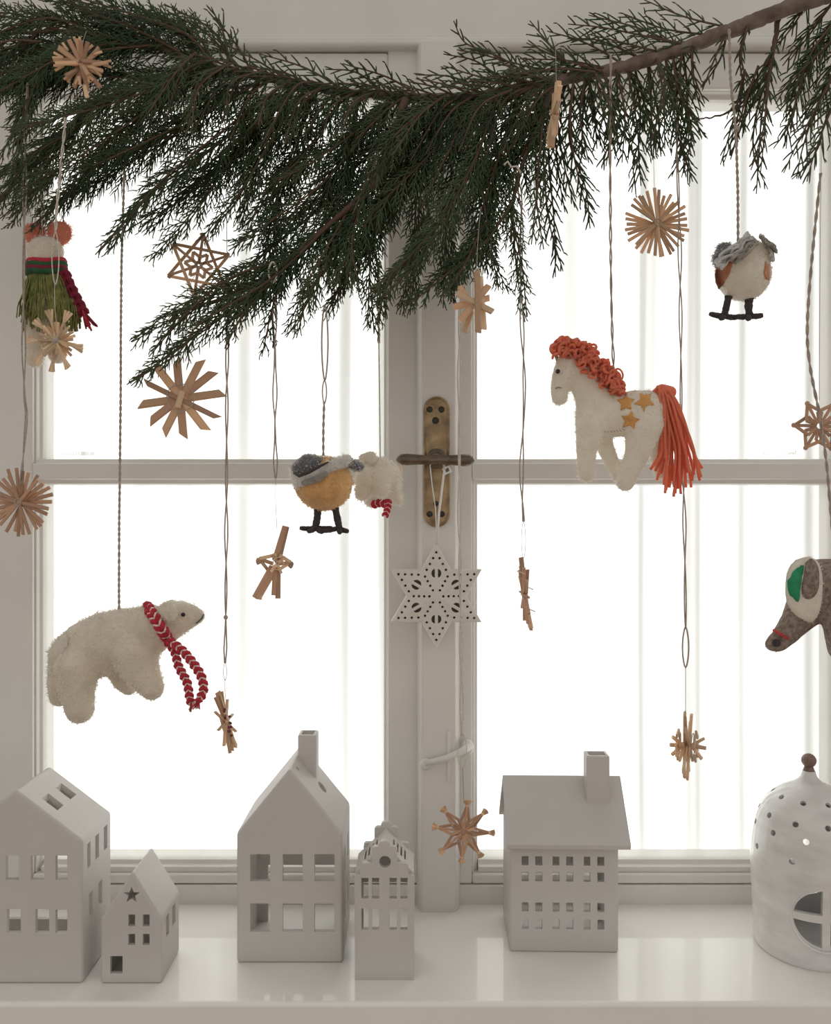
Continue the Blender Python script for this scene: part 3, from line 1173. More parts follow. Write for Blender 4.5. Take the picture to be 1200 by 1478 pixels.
def spray(pts, D0, D1, hw, seed, dens=1.0, droop=.25, comb=False, thin=1.0):
    """flat fern-like spray: twig, branchlets on both sides, scaly leaf twigs on those"""
    rs = np.random.RandomState(seed)
    m = len(pts)
    w3 = [P(x, y, D0 + (D1 - D0) * i / (m - 1)) for i, (x, y) in enumerate(pts)]
    Lw = sum((w3[i + 1] - w3[i]).length for i in range(m - 1))
    n = max(12, int(Lw / .004))
    c = smooth_path(w3, n)
    T = np.gradient(c, axis=0)
    T /= np.linalg.norm(T, axis=1)[:, None]
    Nn = np.array([rs.normal() * .33, -1.0, rs.normal() * .33 + .1])
    Nn /= np.linalg.norm(Nn)
    hwm = S(hw, (D0 + D1) / 2)
    stem, leaf = [], []
    rad = np.linspace(.0016, .0007, n)
    for i in range(n - 1):
        stem.append((*c[i], *c[i + 1], rad[i], rad[i + 1]))
    g = np.array([0, 0, -1.0])
    step = .0070 / dens
    nb = int(Lw * .97 / step)
    for b in range(nb):
        t = .02 + .97 * (b + rs.uniform(-.3, .3)) / nb
        t = min(max(t, 0.01), .995)
        f = t * (n - 1)
        i0 = int(f)
        base = c[i0] + (c[min(i0 + 1, n - 1)] - c[i0]) * (f - i0)
        tg = T[i0]
        sd = np.cross(tg, Nn)
        sd /= np.linalg.norm(sd)
        sg = 1 if b % 2 else -1
        prof = min(1, .45 + t / .3 * .55) * (1 - t) ** .5 * 1.05 + .16
        ln = hwm * prof * rs.uniform(.7, 1.2)
        al = math.radians(rs.uniform(30, 48) - 10 * t)
        d0 = tg * math.cos(al) + sd * sg * math.sin(al) + Nn * rs.normal() * .16
        d0 /= np.linalg.norm(d0)
        k = 6
        cur = base.copy()
        dd = d0.copy()
        bl = [cur.copy()]
        for q in range(k):
            dd = dd + g * droop * .12 + tg * .06 + rs.normal(size=3) * .018
            dd /= np.linalg.norm(dd)
            cur = cur + dd * ln / k
            bl.append(cur.copy())
        bl = np.array(bl)
        rb = np.linspace(.00105, .00075, k + 1) * thin
        for q in range(k):
            leaf.append((*bl[q], *bl[q + 1], rb[q], rb[q + 1] if q < k - 1 else .0003))
        # leaf twigs
        ntw = int(ln / (.0085 if comb else .0038) * dens ** .5)
        if ntw < 2:
            continue
        tt = np.linspace(.10, .96, ntw) + rs.uniform(-.02, .02, ntw)
        fi = np.clip(tt * k, 0, k - .001)
        ii = fi.astype(int)
        bp = bl[ii] + (bl[ii + 1] - bl[ii]) * (fi - ii)[:, None]
        bt = bl[ii + 1] - bl[ii]
        bt /= np.linalg.norm(bt, axis=1)[:, None]
        bs = np.cross(bt, Nn)
        bs /= np.linalg.norm(bs, axis=1)[:, None]
        sg2 = np.where(np.arange(ntw) % 2 == 0, 1.0, -1.0)[:, None]
        a2 = np.radians(rs.uniform(24, 38, (ntw, 1)))
        dr = bt * np.cos(a2) + bs * sg2 * np.sin(a2) + rs.normal(size=(ntw, 3)) * .07
        dr /= np.linalg.norm(dr, axis=1)[:, None]
        tl = np.minimum(.019, .45 * ln) * (.75 if comb else 1.0) * (1 - .5 * tt)[:, None] * rs.uniform(.65, 1.25, (ntw, 1))
        mid = bp + dr * tl * .55
        end = bp + dr * tl + bt * tl * .14 + g * tl * .10
        r1 = np.full((ntw, 1), .00085 * thin)
        leaf.extend(np.hstack([bp, mid, r1, r1 * .95]).tolist())
        leaf.extend(np.hstack([mid, end, r1 * .95, r1 * .45]).tolist())
    V1, F1 = tubes3(stem)
    V2, F2 = tubes3(leaf)
    off = np.array(gloc(BOUGH))
    V = np.vstack([V1, V2]) - off
    Fc = np.vstack([F1, F2 + len(V1)])
    me = bpy.data.meshes.new('spray')
    me.vertices.add(len(V))
    me.vertices.foreach_set('co', V.astype(np.float32).ravel())
    me.loops.add(len(Fc) * 4)
    me.loops.foreach_set('vertex_index', Fc.astype(np.int32).ravel())
    me.polygons.add(len(Fc))
    me.polygons.foreach_set('loop_start', np.arange(len(Fc), dtype=np.int32) * 4)
    me.materials.append(TWIGM)
    me.materials.append(LEAF)
    mi = np.ones(len(Fc), np.int32)
    mi[:len(F1)] = 0
    me.polygons.foreach_set('material_index', mi)
    me.polygons.foreach_set('use_smooth', np.ones(len(Fc), bool))
    me.update(calc_edges=True)
    return link('spray', me, BOUGH)


SPR = [
    # upper left mass
    ([(320, 98), (235, 72), (120, 62), (-10, 85)], 45, 0), ([(330, 98), (250, 120), (150, 145), (15, 200)], 50, -.01),
    ([(310, 100), (205, 170), (110, 235), (20, 290)], 52, -.02), ([(400, 130), (320, 205), (225, 275), (145, 362)], 46, -.02),
    ([(400, 135), (335, 230), (275, 310), (215, 378)], 38, .01), ([(250, 120), (165, 215), (95, 275), (45, 335)], 44, .0),
    ([(440, 130), (390, 205), (345, 280), (290, 345)], 44, -.01), ([(240, 70), (150, 42), (40, 20)], 42, .01),
    ([(200, 62), (110, 110), (15, 165)], 45, .02), ([(100, 48), (50, 125), (15, 250)], 42, -.015),
    ([(350, 110), (245, 200), (150, 255), (60, 305)], 46, .02), ([(300, 100), (220, 110), (110, 110), (-10, 130)], 40, .025),
    ([(180, 130), (110, 190), (50, 240), (-10, 300)], 40, .0), ([(290, 90), (250, 40), (190, 5)], 38, .0),
    ([(330, 98), (325, 55), (305, 10)], 30, .0), ([(365, 108), (345, 70), (310, 25)], 24, .01), ([(60, 40), (20, 90), (-20, 170)], 38, .0),
    ([(420, 125), (350, 215), (280, 275), (200, 330)], 44, .012), ([(380, 115), (300, 160), (210, 205), (110, 250)], 46, -.03),
    ([(230, 70), (140, 20), (60, -10)], 36, -.01), ([(460, 130), (410, 190), (370, 250), (345, 320)], 42, .02),
    ([(150, 140), (80, 200), (20, 240), (-30, 260)], 42, .02),
    # middle mass and the long spray to the lower left
    ([(560, 235), (473, 327), (375, 407), (280, 445), (190, 494)], 48, -.025), ([(473, 327), (390, 405), (300, 470), (250, 508), (188, 552)], 40, -.03),
    ([(420, 372), (330, 410), (260, 465), (215, 515)], 34, -.02), ([(540, 260), (480, 370), (445, 430), (428, 488)], 38, -.02), ([(430, 370), (398, 430), (378, 515)], 27, -.025),
    ([(400, 400), (355, 450), (325, 500)], 27, -.03), ([(600, 142), (565, 250), (535, 360), (540, 482)], 44, 0), ([(640, 142), (612, 240), (602, 350), (592, 455)], 44, .015),
    ([(680, 140), (650, 260), (642, 360), (640, 445)], 42, .01), ([(720, 135), (680, 245), (610, 355), (535, 435)], 48, -.03),
    ([(760, 128), (722, 220), (690, 320), (655, 425)], 46, -.015), ([(790, 122), (765, 205), (742, 280), (745, 380), (758, 465)], 38, 0),
    ([(800, 120), (792, 220), (800, 320), (802, 400)], 34, .012), ([(828, 113), (822, 200), (845, 270), (852, 330)], 36, 0),
    ([(520, 135), (500, 220), (480, 320), (492, 430)], 42, .01), ([(455, 128), (420, 240), (395, 330), (412, 425)], 42, .015),
    ([(565, 140), (475, 255), (390, 320), (330, 362)], 46, -.02), ([(700, 138), (600, 235), (540, 320), (480, 420)], 48, -.01),
    ([(500, 132), (440, 230), (390, 285), (345, 335)], 44, .0), ([(750, 130), (735, 210), (715, 300), (700, 395)], 40, .02), ([(660, 140), (560, 200), (480, 270), (420, 320)], 46, .012),
    ([(620, 142), (560, 300), (500, 400), (470, 455)], 40, .02), ([(690, 140), (690, 240), (700, 340), (735, 425)], 40, .0), ([(742, 290), (700, 350), (640, 400), (590, 440)], 40, -.03),
    ([(560, 235), (480, 290), (400, 350), (330, 420)], 42, .0), ([(580, 142), (520, 190), (450, 230), (390, 270)], 40, -.012),
    ([(810, 118), (780, 170), (730, 220), (690, 270)], 38, -.01), ([(640, 142), (590, 180), (550, 230), (520, 300)], 40, -.03), ([(770, 125), (700, 170), (650, 220), (610, 300)], 42, -.02),
    ([(720, 136), (650, 165), (580, 190), (510, 230)], 36, .0), ([(620, 300), (600, 360), (560, 410), (545, 470)], 34, -.015), ([(700, 320), (672, 380), (640, 430)], 30, -.035), ([(500, 310), (470, 380), (440, 430)], 32, -.03),
    ([(530, 275), (500, 350), (510, 420)], 34, -.03),
    # feathery upper edge
    ([(500, 132), (440, 98), (375, 78)], 26, 0), ([(425, 122), (372, 88), (332, 68)], 24, 0), ([(610, 142), (560, 112), (495, 92)], 26, 0), ([(560, 138), (515, 105), (470, 100)], 22, .01),
    ([(460, 128), (410, 105), (360, 95)], 22, -.01), ([(785, 121), (720, 82), (672, 62), (655, 30)], 28, .0), ([(785, 121), (700, 112), (640, 95)], 26, -.01), ([(835, 111), (800, 72), (765, 30)], 26, .01),
    ([(905, 96), (845, 62), (790, 45)], 26, 0), ([(985, 70), (925, 42), (850, 22)], 30, .0), ([(700, 138), (655, 112), (600, 108)], 24, 0), ([(880, 100), (820, 88), (750, 85)], 24, -.01), ([(1060, 42), (990, 25), (930, 0)], 26, .0),
    ([(740, 130), (690, 90), (640, 78)], 22, .01), ([(860, 104), (800, 100), (720, 112), (650, 122)], 24, -.015), ([(960, 78), (900, 62), (850, 50)], 24, -.01),
    # right hand hanging sprays
    ([(872, 105), (885, 170), (875, 240)], 30, 0), ([(905, 97), (915, 150), (922, 215), (912, 278)], 32, 0), ([(960, 80), (975, 150), (985, 210), (1000, 262)], 32, 0),
    ([(935, 90), (940, 160), (940, 225)], 28, .01), ([(985, 70), (992, 130), (990, 200), (970, 255)], 26, .012), ([(850, 108), (858, 160), (862, 215)], 26, .01),
    ([(1075, 100), (1062, 160), (1050, 205), (1040, 238)], 22, 0), ([(1112, 100), (1100, 165), (1096, 220), (1092, 280)], 22, 0), ([(1116, 75), (1085, 130), (1070, 180), (1055, 225)], 20, .012),
    ([(1200, 30), (1165, 105), (1140, 175), (1135, 215)], 34, 0), ([(1230, 60), (1185, 140), (1160, 210), (1150, 258)], 34, .0), ([(1240, 20), (1190, 70), (1140, 120), (1120, 150)], 30, -.012),
    ([(1050, 45), (1040, 85), (1015, 125)], 18, .01), ([(1080, 35), (1068, 80), (1075, 135)], 16, .0), ([(1180, -20), (1150, 30), (1120, 70)], 24, .01),
]
SPR += [([(60, 60), (10, 70), (-50, 100)], 36, -.01), ([(130, 62), (50, 78), (-30, 110)], 38, .0), ([(310, 96), (270, 50), (200, 22)], 34, -.015), ([(300, 62), (180, 22), (40, -20)], 40, 0), ([(150, 55), (60, 35), (-30, 60)], 40, .01), ([(120, 100), (40, 110), (-40, 160)], 42, 0), ([(90, 45), (20, 20), (-50, 20)], 36, .01),
        ([(260, 75), (200, 40), (120, 20)], 34, -.01), ([(340, 95), (300, 50), (240, 15)], 32, 0), ([(220, 65), (130, 75), (20, 100)], 42, -.02), ([(170, 60), (80, 90), (-10, 135)], 42, -.01), ([(120, 200), (60, 240), (-10, 300)], 40, .0), ([(90, 240), (50, 280), (10, 330)], 26, .01)]
SPR += [([(860, 106), (868, 150), (880, 205)], 30, -.015), ([(890, 100), (902, 165), (898, 235)], 32, -.012), ([(915, 95), (930, 150), (948, 215)], 30, .012), ([(948, 84), (958, 140), (960, 215)], 30, -.012),
        ([(970, 76), (985, 140), (1000, 205)], 28, .01), ([(1000, 66), (1000, 110), (1012, 160)], 24, .0), ([(1215, 20), (1172, 75), (1150, 140), (1142, 190)], 34, -.01), ([(1245, 80), (1200, 160), (1175, 225), (1165, 262)], 36, -.012),
        ([(1205, 0), (1168, 45), (1130, 95)], 30, .012), ([(1120, 60), (1108, 120), (1104, 190), (1098, 250)], 26, -.012), ([(1095, 95), (1075, 150), (1062, 200)], 24, -.008), ([(1230, 30), (1195, 110), (1172, 180)], 36, .015),
        ([(1000, 66), (930, 52), (870, 40), (820, 35)], 28, -.01), ([(930, 88), (870, 60), (820, 55)], 28, .01), ([(870, 103), (810, 85), (760, 62)], 26, -.012), ([(1030, 52), (960, 42), (900, 20)], 28, .012),
        ([(840, 110), (770, 98), (700, 80), (660, 72)], 26, .008), ([(800, 118), (740, 100), (690, 60)], 24, -.012), ([(820, 114), (805, 170), (815, 240), (830, 300)], 34, .015), ([(845, 110), (838, 170), (850, 235)], 32, -.012), ([(790, 122), (775, 200), (775, 290), (785, 360)], 34, -.012)]
rs_ = random.Random(77)
for x in range(262, 800, 24):           # short sprays that hide most of the stem
    y = float(np.interp(x, [235, 270, 315, 370, 420, 490, 550, 620, 700, 780], [70, 84, 98, 110, 122, 132, 138, 142, 138, 122]))
    SPR.append(([(x + 22, y - 5), (x - 14 + rs_.uniform(-8, 8), y + 22 + rs_.uniform(-8, 8)), (x - 48 + rs_.uniform(-12, 12), y + 78 + rs_.uniform(-20, 20))], 30, -.026))
    if x > 330:
        SPR.append(([(x + 20, y + 2), (x - 20, y - 12 + rs_.uniform(-4, 4)), (x - 62 + rs_.uniform(-8, 8), y - 18 + rs_.uniform(-10, 6))], 20, -.022))
for i, (pts, hw, dd) in enumerate(SPR):
    right = pts[0][0] > 1040 or pts[-1][0] > 1000
    up = pts[-1][1] < pts[0][1]
    rs_ = random.Random(500 + i)
    left_up = up and pts[-1][0] < 260
    comb = right or (up and not left_up) or min(p[0] for p in pts) > 780
    for k in range((2 if (pts[0][0] > 840 and not up) or left_up else 1) if (right or up) else (3 if pts[-1][0] < 560 and i % 2 else 2)):
        q = pts
        if k:
            q = [(x + rs_.uniform(-10, 10) * (j > 0) + rs_.uniform(-16, 16) * (j == len(pts) - 1), y + rs_.uniform(-12, 8) * (j > 0)) for j, (x, y) in enumerate(pts)]
        z = dd + (rs_.uniform(.008, .022) * rs_.choice((-1, 1)) if k else 0)
        spray(q, BD + z * .5, BD + z * 1.4, hw * (.95 if k else 1.12) * (1.2 if pts[0][0] > 840 else 1), 100 + i * 3 + k, dens=.8 if right else 1.0, droop=.1 if up else .5, comb=comb, thin=1.05 if comb else .85)

# ------------------------------------------------------------------ straw ornaments
def straw_mesh(name, material, slant=.0):
    """straw of length 1 along x with a flattened hexagonal section of width 1, slant-cut end"""
    sec = [(.5, .0), (.32, .42), (-.32, .42), (-.5, 0), (-.32, -.42), (.32, -.42)]
    vs = []
    for x in (0.0, .5, 1.0):
        for a, b in sec:
            xx = x + (slant * a if x == 1.0 else (-slant * a if x == 0 else 0))
            vs.append((xx, a, b))
    fs = [(i * 6 + k, i * 6 + (k + 1) % 6, (i + 1) * 6 + (k + 1) % 6, (i + 1) * 6 + k) for i in range(2) for k in range(6)]
    fs += [tuple(range(6))[::-1], tuple(range(12, 18))]
    me = bpy.data.meshes.new(name)
    me.from_pydata(vs, [], fs)
    me.materials.append(material)
    return me


SM = {}


def straw(root, R, p0, p1, w, th=None, material=STRAW, slant=0.0, name='straw'):
    """one straw from local p0 to p1 (star frame: x right, y up, z to the viewer), metres"""
    key = (material.name, slant)
    if key not in SM:
        SM[key] = straw_mesh('straw', material, slant)
    p0, p1 = Vector(p0), Vector(p1)
    d = p1 - p0
    L = d.length
    ex = d / L
    ez = Vector((0, 0, 1))
    ez = ez - ex * ez.dot(ex)
    if ez.length < 1e-4:
        ez = Vector((0, 1, 0))
    ez.normalize()
    ey = ez.cross(ex)
    M = Matrix(((ex.x, ey.x, ez.x), (ex.y, ey.y, ez.y), (ex.z, ey.z, ez.z)))
    M = R @ M
    S3 = Matrix.Diagonal((L, w, th if th else w * .6, 1))
    o = bpy.data.objects.new(name, SM[key])
    C.objects.link(o)
    o.parent = root
    o.matrix_local = Matrix.Translation(R @ p0) @ M.to_4x4() @ S3
    return o


def star_R(yaw=0, roll=0, pitch=0):
    base = Matrix(((1, 0, 0), (0, 0, -1), (0, 1, 0)))      # local x,y,z -> world x, z, -y
    return Matrix.Rotation(math.radians(yaw), 3, 'Z') @ Matrix.Rotation(math.radians(pitch), 3, 'X') @ Matrix.Rotation(math.radians(-roll), 3, 'Y') @ base


def star_root(px, py, D, label):
    return empty('straw_star', P(px, py, D), label, 'ornament', 'straw star ornaments')


def binding(root, R, r, tr=.0005, z=.002, name='binding_thread', material=None):
    pts = [tuple(R @ Vector((r * math.cos(a), r * math.sin(a), z))) for a in [2 * math.pi * i / 24 for i in range(24)]]
    return MB().tube(pts, tr, 5, closed=True).build(name, material or THREAD, root, local=True)


def polar(r, a, z=0.0):
    a = math.radians(a)
    return (r * math.cos(a), r * math.sin(a), z)


def burst(root, R, n, r, w, D, z_spread=.003, material=STRAW, start=0, jit=2.0, seed=0, rj=.06, slant=0.0):
    rs = random.Random(seed)
    for i in range(n):
        a = start + i * 180 / n + rs.uniform(-jit, jit)
        z = (i % 5 - 2) * z_spread * .4
        ra, rb = r * (1 + rs.uniform(-rj, rj)), r * (1 + rs.uniform(-rj, rj))
        tz = rs.uniform(-1, 1) * z_spread
        straw(root, R, Vector(polar(ra, a, z + tz)), Vector(polar(rb, a + 180, z - tz)), S(w, D), material=material, slant=slant)


# pale round straw sunburst right of the bough
D = .905
r = star_root(948, 323, D, 'round straw sunburst of many fine sticks, beside the grey-winged bird')
R = star_R(6, 0)
burst(r, R, 17, S(47, D), 5.0, D, seed=2, jit=3, z_spread=.004)
binding(r, R, S(5, D), z=.005)
thread(r, [(948, 320), (945, 272), (943, 200), (940, 95)], D - .004, .00025)

# sunburst at the left edge
D = .875
r = star_root(30, 725, D, 'brown straw sunburst at the left edge, level with the glazing bar')
R = star_R(-8, 0)
burst(r, R, 15, S(47, D), 5.6, D, seed=5, jit=3, material=STRAWD, z_spread=.004)
binding(r, R, S(5, D), z=.005)
cord(r, [(30, 700), (34, 655), (38, 600), (35, 560), (34, 420), (36, 250), (40, 120)], D=D - .004, seed=1, loose=.0012, pitch=.16)

# flat star of broad straws
D = .87
r = star_root(262, 575, D, 'flat twelve-armed star of broad straws below the tip of the bough')
R = star_R(0, 0)
for i, (a, l1, l2) in enumerate(((8, 60, 61), (40, 60, 56), (63, 61, 56), (97, 55, 55), (128, 58, 58), (156, 56, 60))):
    straw(r, R, polar(S(l1, D), a, .0008 * (i - 3)), polar(S(l2, D), a + 180 - (4 if i % 2 else 0), .0008 * (i - 3)), S(12 if i not in (5,) else 8, D), S(4, D), material=STRAWD if i % 2 else STRAW, slant=.09)
straw(r, R, (S(3, D), S(10, D), .0042), (S(-4, D), S(-14, D), .0042), S(9, D), S(3, D), material=STRAWP)
binding(r, R, S(20, D), z=.0040)
thread(r, [(262, 556), (262, 500), (268, 430), (290, 380)], D - .004, .00025)

# open six-pointed star of thin straws
D = .925
r = star_root(287, 383, D, 'open six-pointed star woven from thin straws, half behind the bough')
R = star_R(12, 0)
for k in range(6):
    a0 = 22 + 60 * k
    straw(r, R, polar(S(46, D), a0, .0015 * (-1) ** k), polar(S(46, D), a0 + 120, .0015 * (-1) ** k), S(4.6, D), material=STRAW)
    straw(r, R, polar(S(44, D), a0), polar(S(4, D), a0), S(4, D), material=STRAWD)
    for s in (-1, 1):
        straw(r, R, polar(S(20, D), a0 + 30, .001), polar(S(11, D), a0 + 30 + s * 34, .001), S(4.5, D), material=STRAW)
        straw(r, R, polar(S(11, D), a0 + 30 + s * 34, .001), polar(S(2, D), a0 + 30, .001), S(4.5, D), material=STRAW)
    straw(r, R, polar(S(42, D), a0), polar(S(47, D), a0 + 4), S(5, D), material=STRAWD)
binding(r, R, S(5, D), z=.003)
thread(r, [(328, 372), (327, 300), (326, 200)], D, .0004, material=TWINE)


def fringe(r, R, base_r, a, n, length, w, D, spread, z=0.0, material=STRAW):
    for q in range(n):
        da = (q - (n - 1) / 2) * spread
        b = Vector(polar(base_r, a, z))
        e = b + Vector(polar(length, a + da, 0)) + Vector((0, 0, .001 * ((q % 3) - 1)))
        straw(r, R, b, e, w, material=material)


# bushy star in the bough, top left
D = .82
r = star_root(118, 93, D, 'bushy straw star with split tips among the leaves at the top left')
R = star_R(10, 5)
rs = random.Random(8)
for i in range(22):
    a = i * 360 / 22 + rs.uniform(-5, 5)
    L_ = S(rs.uniform(24, 38), D)
    straw(r, R, polar(S(2, D), a, rs.uniform(-.004, .006)), polar(L_, a, rs.uniform(-.008, .012)), S(6.5, D), material=STRAWD if i % 3 else STRAW)
    if i % 2 == 0:
        fringe(r, R, L_ * .72, a, 2, L_ * .42, S(4, D), D, 34, .004, STRAW)
thread(r, [(118, 90), (120, 60), (125, 45)], D + .01, .0003)
straw(r, R, polar(S(30, D), -88, .0), polar(S(48, D), -86, 0), S(6, D), material=STRAWP)

# spiky star in front of the mouse
D = .85
r = star_root(83, 492, D, 'spiky straw star with forked tips hanging in front of the felt mouse')
R = star_R(-12, 4)
rs = random.Random(3)
for i in range(26):
    a = i * 360 / 26 + rs.uniform(-3, 3)
    straw(r, R, polar(S(1, D), a, 0), polar(S(rs.uniform(21, 28), D), a, rs.uniform(-.006, .009)), S(4.4, D), material=STRAWP if i % 2 else STRAW)
for a in (-22, -68, -102, 100, 134, 172, 218, 58):
    straw(r, R, polar(S(3, D), a, .003), polar(S(33, D), a, .003), S(4.5, D), material=STRAWP)
    fringe(r, R, S(28, D), a, 3, S(18, D), S(4.2, D), D, 15, .003, STRAWP)
MB().sphere((0, -.004, 0), S(4.5, D), 10, 6).build('knot', THREAD, r, local=True)
loop_cord(r, 80, 335, 411, 10, D - .004, .0006, material=TWINEW)
cord(r, [(80, 337), (82, 300), (88, 240), (95, 170)], D=D - .004, seed=3, material=TWINEW)
thread(r, [(79, 411), (79, 440), (82, 470), (83, 490)], D - .004, .0003, material=TWINEW)

# beaded star seen edge-on, lower left
D = .875


def edge_star(px, py, D, label, sticks, w, material, mat2):
    """star whose plane points at the viewer: arms in view as (x0, y0, x1, y1, w) pixels, the others run front to back"""
    r = star_root(px, py, D, label)
    R = star_R(0, 0)
    for i, (x0, y0, x1, y1, k) in enumerate(sticks):
        z = .0035 * ((i % 3) - 1)
        straw(r, R, (S(x0, D), S(y0, D), z), (S(x1, D), S(y1, D), -z), S(w * k, D), S(w * .6, D), material=mat2 if i % 2 else material, slant=.03)
    for i, el in enumerate((0, 32, 64, -32, -64)):
        c, q = math.cos(math.radians(el)) * S(44, D), math.sin(math.radians(el)) * S(44, D)
        lean = (sticks[0][2] - sticks[0][0]) / max(1, abs(sticks[0][1] - sticks[0][3]))
        straw(r, R, (-q * lean, q, c), (q * lean, -q, -c), S(w * .8, D), S(w * .5, D), material=material)
    pts = [tuple(R @ Vector((S(5, D) * math.cos(t_), .0006 * math.sin(3 * t_), S(6, D) * math.sin(t_)))) for t_ in [2 * math.pi * i / 16 for i in range(16)]]
    MB().tube(pts, .0005, 5, closed=True).build('binding_thread', STRAWP, r, local=True)
    return r, R


r, R = edge_star(326, 1042, D, 'slender straw star seen edge-on with dark red beads, right of the bear scarf', [(-12, 43, 10, -40, 1), (-9, 38, 14, -37, .9), (-7, 12, 5, -42, .8), (-3, 22, 12, -28, .7), (-12, 43, 0, 4, 1.2)], 6.5, STRAW, STRAWP)
rs = random.Random(4)
for i in range(12):
    p = P(323 + rs.uniform(-1, 9) + i * .35, 1026 + i * 3.2 + rs.uniform(-3, 3), D - .006 - rs.uniform(0, .008))
    MB().sphere(p, S(2.1, D), 8, 6).build('bead', BEAD, r)
for i in range(5):
    p = P(321 + rs.uniform(0, 7), 1024 + i * 6, D - .006)
    MB().sphere(p, S(1.8, D), 8, 6).build('bead', WHITEY, r)
cord(r, [(330, 400), (328, 510), (327, 700), (326, 890), (325, 957)], D=D - .002, seed=6, loose=.0010, pitch=.12)
MB().sphere(P(326, 891, D - .002), S(3.4, D), 8, 6).build('knot', TWINE, r)
loop_cord(r, 325, 957, 982, 5, D - .002, .0003, 'thread_loop', THREAD)
thread(r, [(325, 980), (325, 1000), (327, 1018), (324, 1028)], D - .002, .0003)

# brown star seen from the side beside the bird
D = .87
r = star_root(397, 813, D, 'brown straw star turned sideways with splayed tips, left of the ochre bird')
R = star_R(42, -8)
for (x0, y0, x1, y1, w) in ((4, 4, 8, 55, 9), (-1, 4, 6, 55, 8), (-3, -5, -19, -52, 9), (2, -5, -14, -50, 9), (5, -6, 8, -50, 8), (1, -6, 2, -46, 7)):
    straw(r, R, (S(x0, D) * 1.3, S(y0, D), 0), (S(x1, D) * 1.3, S(y1, D), .004 * ((x1 > 0) - .5)), S(w * 1.15, D), S(5, D), material=STRAWD)
for s in (-1, 1):
    tip = (S(27 * s, D), S(4, D), 0)
    for q in (-1, 0, 1):
        straw(r, R, (S(3 * s, D), S(q * 13 - 1, D), .004 * q), tip, S(5.5, D), material=STRAWP if q else STRAW)
    fringe(r, R, S(24, D), 0 if s > 0 else 180, 3, S(7, D), S(5.5, D), D, 26, 0, STRAWD)
for a in (-58, -126, 40, 130):
    straw(r, R, polar(S(2, D), a, .004), polar(S(16, D), a, .005), S(5, D), material=STRAWP)
fringe(r, R, S(50, D), -111, 3, S(7, D), S(6, D), D, 22, 0, STRAW)
binding(r, R, S(9, D), z=.006, material=STRAWP)
cord(r, [(396, 405), (397, 480), (397, 600), (398, 690)], D=D - .002, seed=7, loose=.0022, pitch=.16)
thread(r, [(398, 690), (398, 725), (400, 764)], D - .002, .0003)
loop_cord(r, 394, 378, 408, 12, D - .012, .0011, 'bow', TWINEW)

# thick-straw star at the lower edge of the bough
D = .815
r = star_root(685, 440, D, 'small star of thick pale straws at the lower edge of the bough')
R = star_R(0, 0)
for i, (x0, y0, x1, y1) in enumerate(((3, 44, 4, -44), (-26, 14, 25, -14), (20, 26, -22, -26), (8, 40, 13, -36), (-30, -2, 22, 10), (-4, -8, -14, -38), (-20, 30, -8, 8))):
    straw(r, R, (S(x0, D), S(y0, D), .0035 * (i - 3) * -1), (S(x1, D), S(y1, D), .0035 * (i - 3) * -1 + .004), S(9.5, D), S(9, D), material=STRAWP if i % 2 else STRAW, slant=.03)
binding(r, R, S(6, D), z=.010, material=STRAWP)
thread(r, [(688, 396), (690, 350), (694, 300)], D, .0003)

# eight-pointed star with knotted tips above the sill
D = .90
r = star_root(669, 1200, D, 'eight-pointed brown straw star with knotted tips, hanging lowest at the cover strip')
R = star_R(0, 0)
for k in range(8):
    a0 = 84 - 45 * k + (3 if k % 3 else -3)
    rad = S(38, D)
    straw(r, R, polar(S(4, D), a0, .001), polar(rad, a0, .001), S(3.6, D), material=STRAWD)
    for s in (-1, 1):
        kn_ = polar(S(17, D), a0 + s * 20, .002 * s)
        straw(r, R, polar(S(4, D), a0 + s * 12, 0), kn_, S(4.4, D), material=STRAWD if k % 2 else STRAW)
        straw(r, R, kn_, polar(rad, a0, 0), S(4.2, D), material=STRAWD)
    fringe(r, R, S(37, D), a0, 3, S(9, D), S(4.6, D), D, 24, 0, STRAW)
    kp = R @ Vector(polar(S(37.5, D), a0))
    MB().sphere(kp, S(2.8, D), 8, 6).build('knot', STRAWP, r, local=True)
MB().sphere((0, 0, 0), S(6.5, D), 12, 8, 0, (1, .5, 1)).build('hub', STRAWD, r, local=True)
binding(r, R, S(15, D), .0002, .002)
cord(r, [(664, 440), (663, 600), (664, 800), (666, 960), (667, 1062)], D=D - .012, seed=9, loose=.0016, pitch=.14, material=TWINEW)
loop_cord(r, 667.5, 1058, 1110, 13, D - .012, .0006, material=TWINEW)
thread(r, [(668, 1110), (669, 1135, D - .006), (670, 1160, D)], D - .012, .0005, material=TWINE)

# side-on star right of the handle
D = .88
r, R = edge_star(757, 858, D, 'slim straw star seen edge-on, right of the ceramic star', [(-4, 53, -2, 26, 1.1), (-6, 36, 0, -4, 1), (4, 36, 3, -2, .9), (-1, 6, 9, -48, 1.1), (2, 0, 10, -52, .8), (5, -20, 9, -44, .8)], 6.5, STRAWD, STRAW)
for (x, y) in ((752, 826), (763, 848), (766, 880)):
    MB().tube([P(x - 6, y - 2, D - .02), P(x, y, D - .022), P(x + 7, y + 3, D - .02)], .0005, 5).build('tie', STRAWP, r)
cord(r, [(743, 245), (753, 300), (752, 420), (757, 560), (753, 680), (756, 753)], D=D - .004, seed=12, loose=.0016, pitch=.15)
loop_cord(r, 756, 753, 806, 6, D - .004, .00028, 'thread_loop', THREAD)
MB().tube(PP([(728, 238), (733, 233), (738, 241), (746, 240), (752, 250)], D - .03), .0012, 6).build('bow', TWINEW, r)

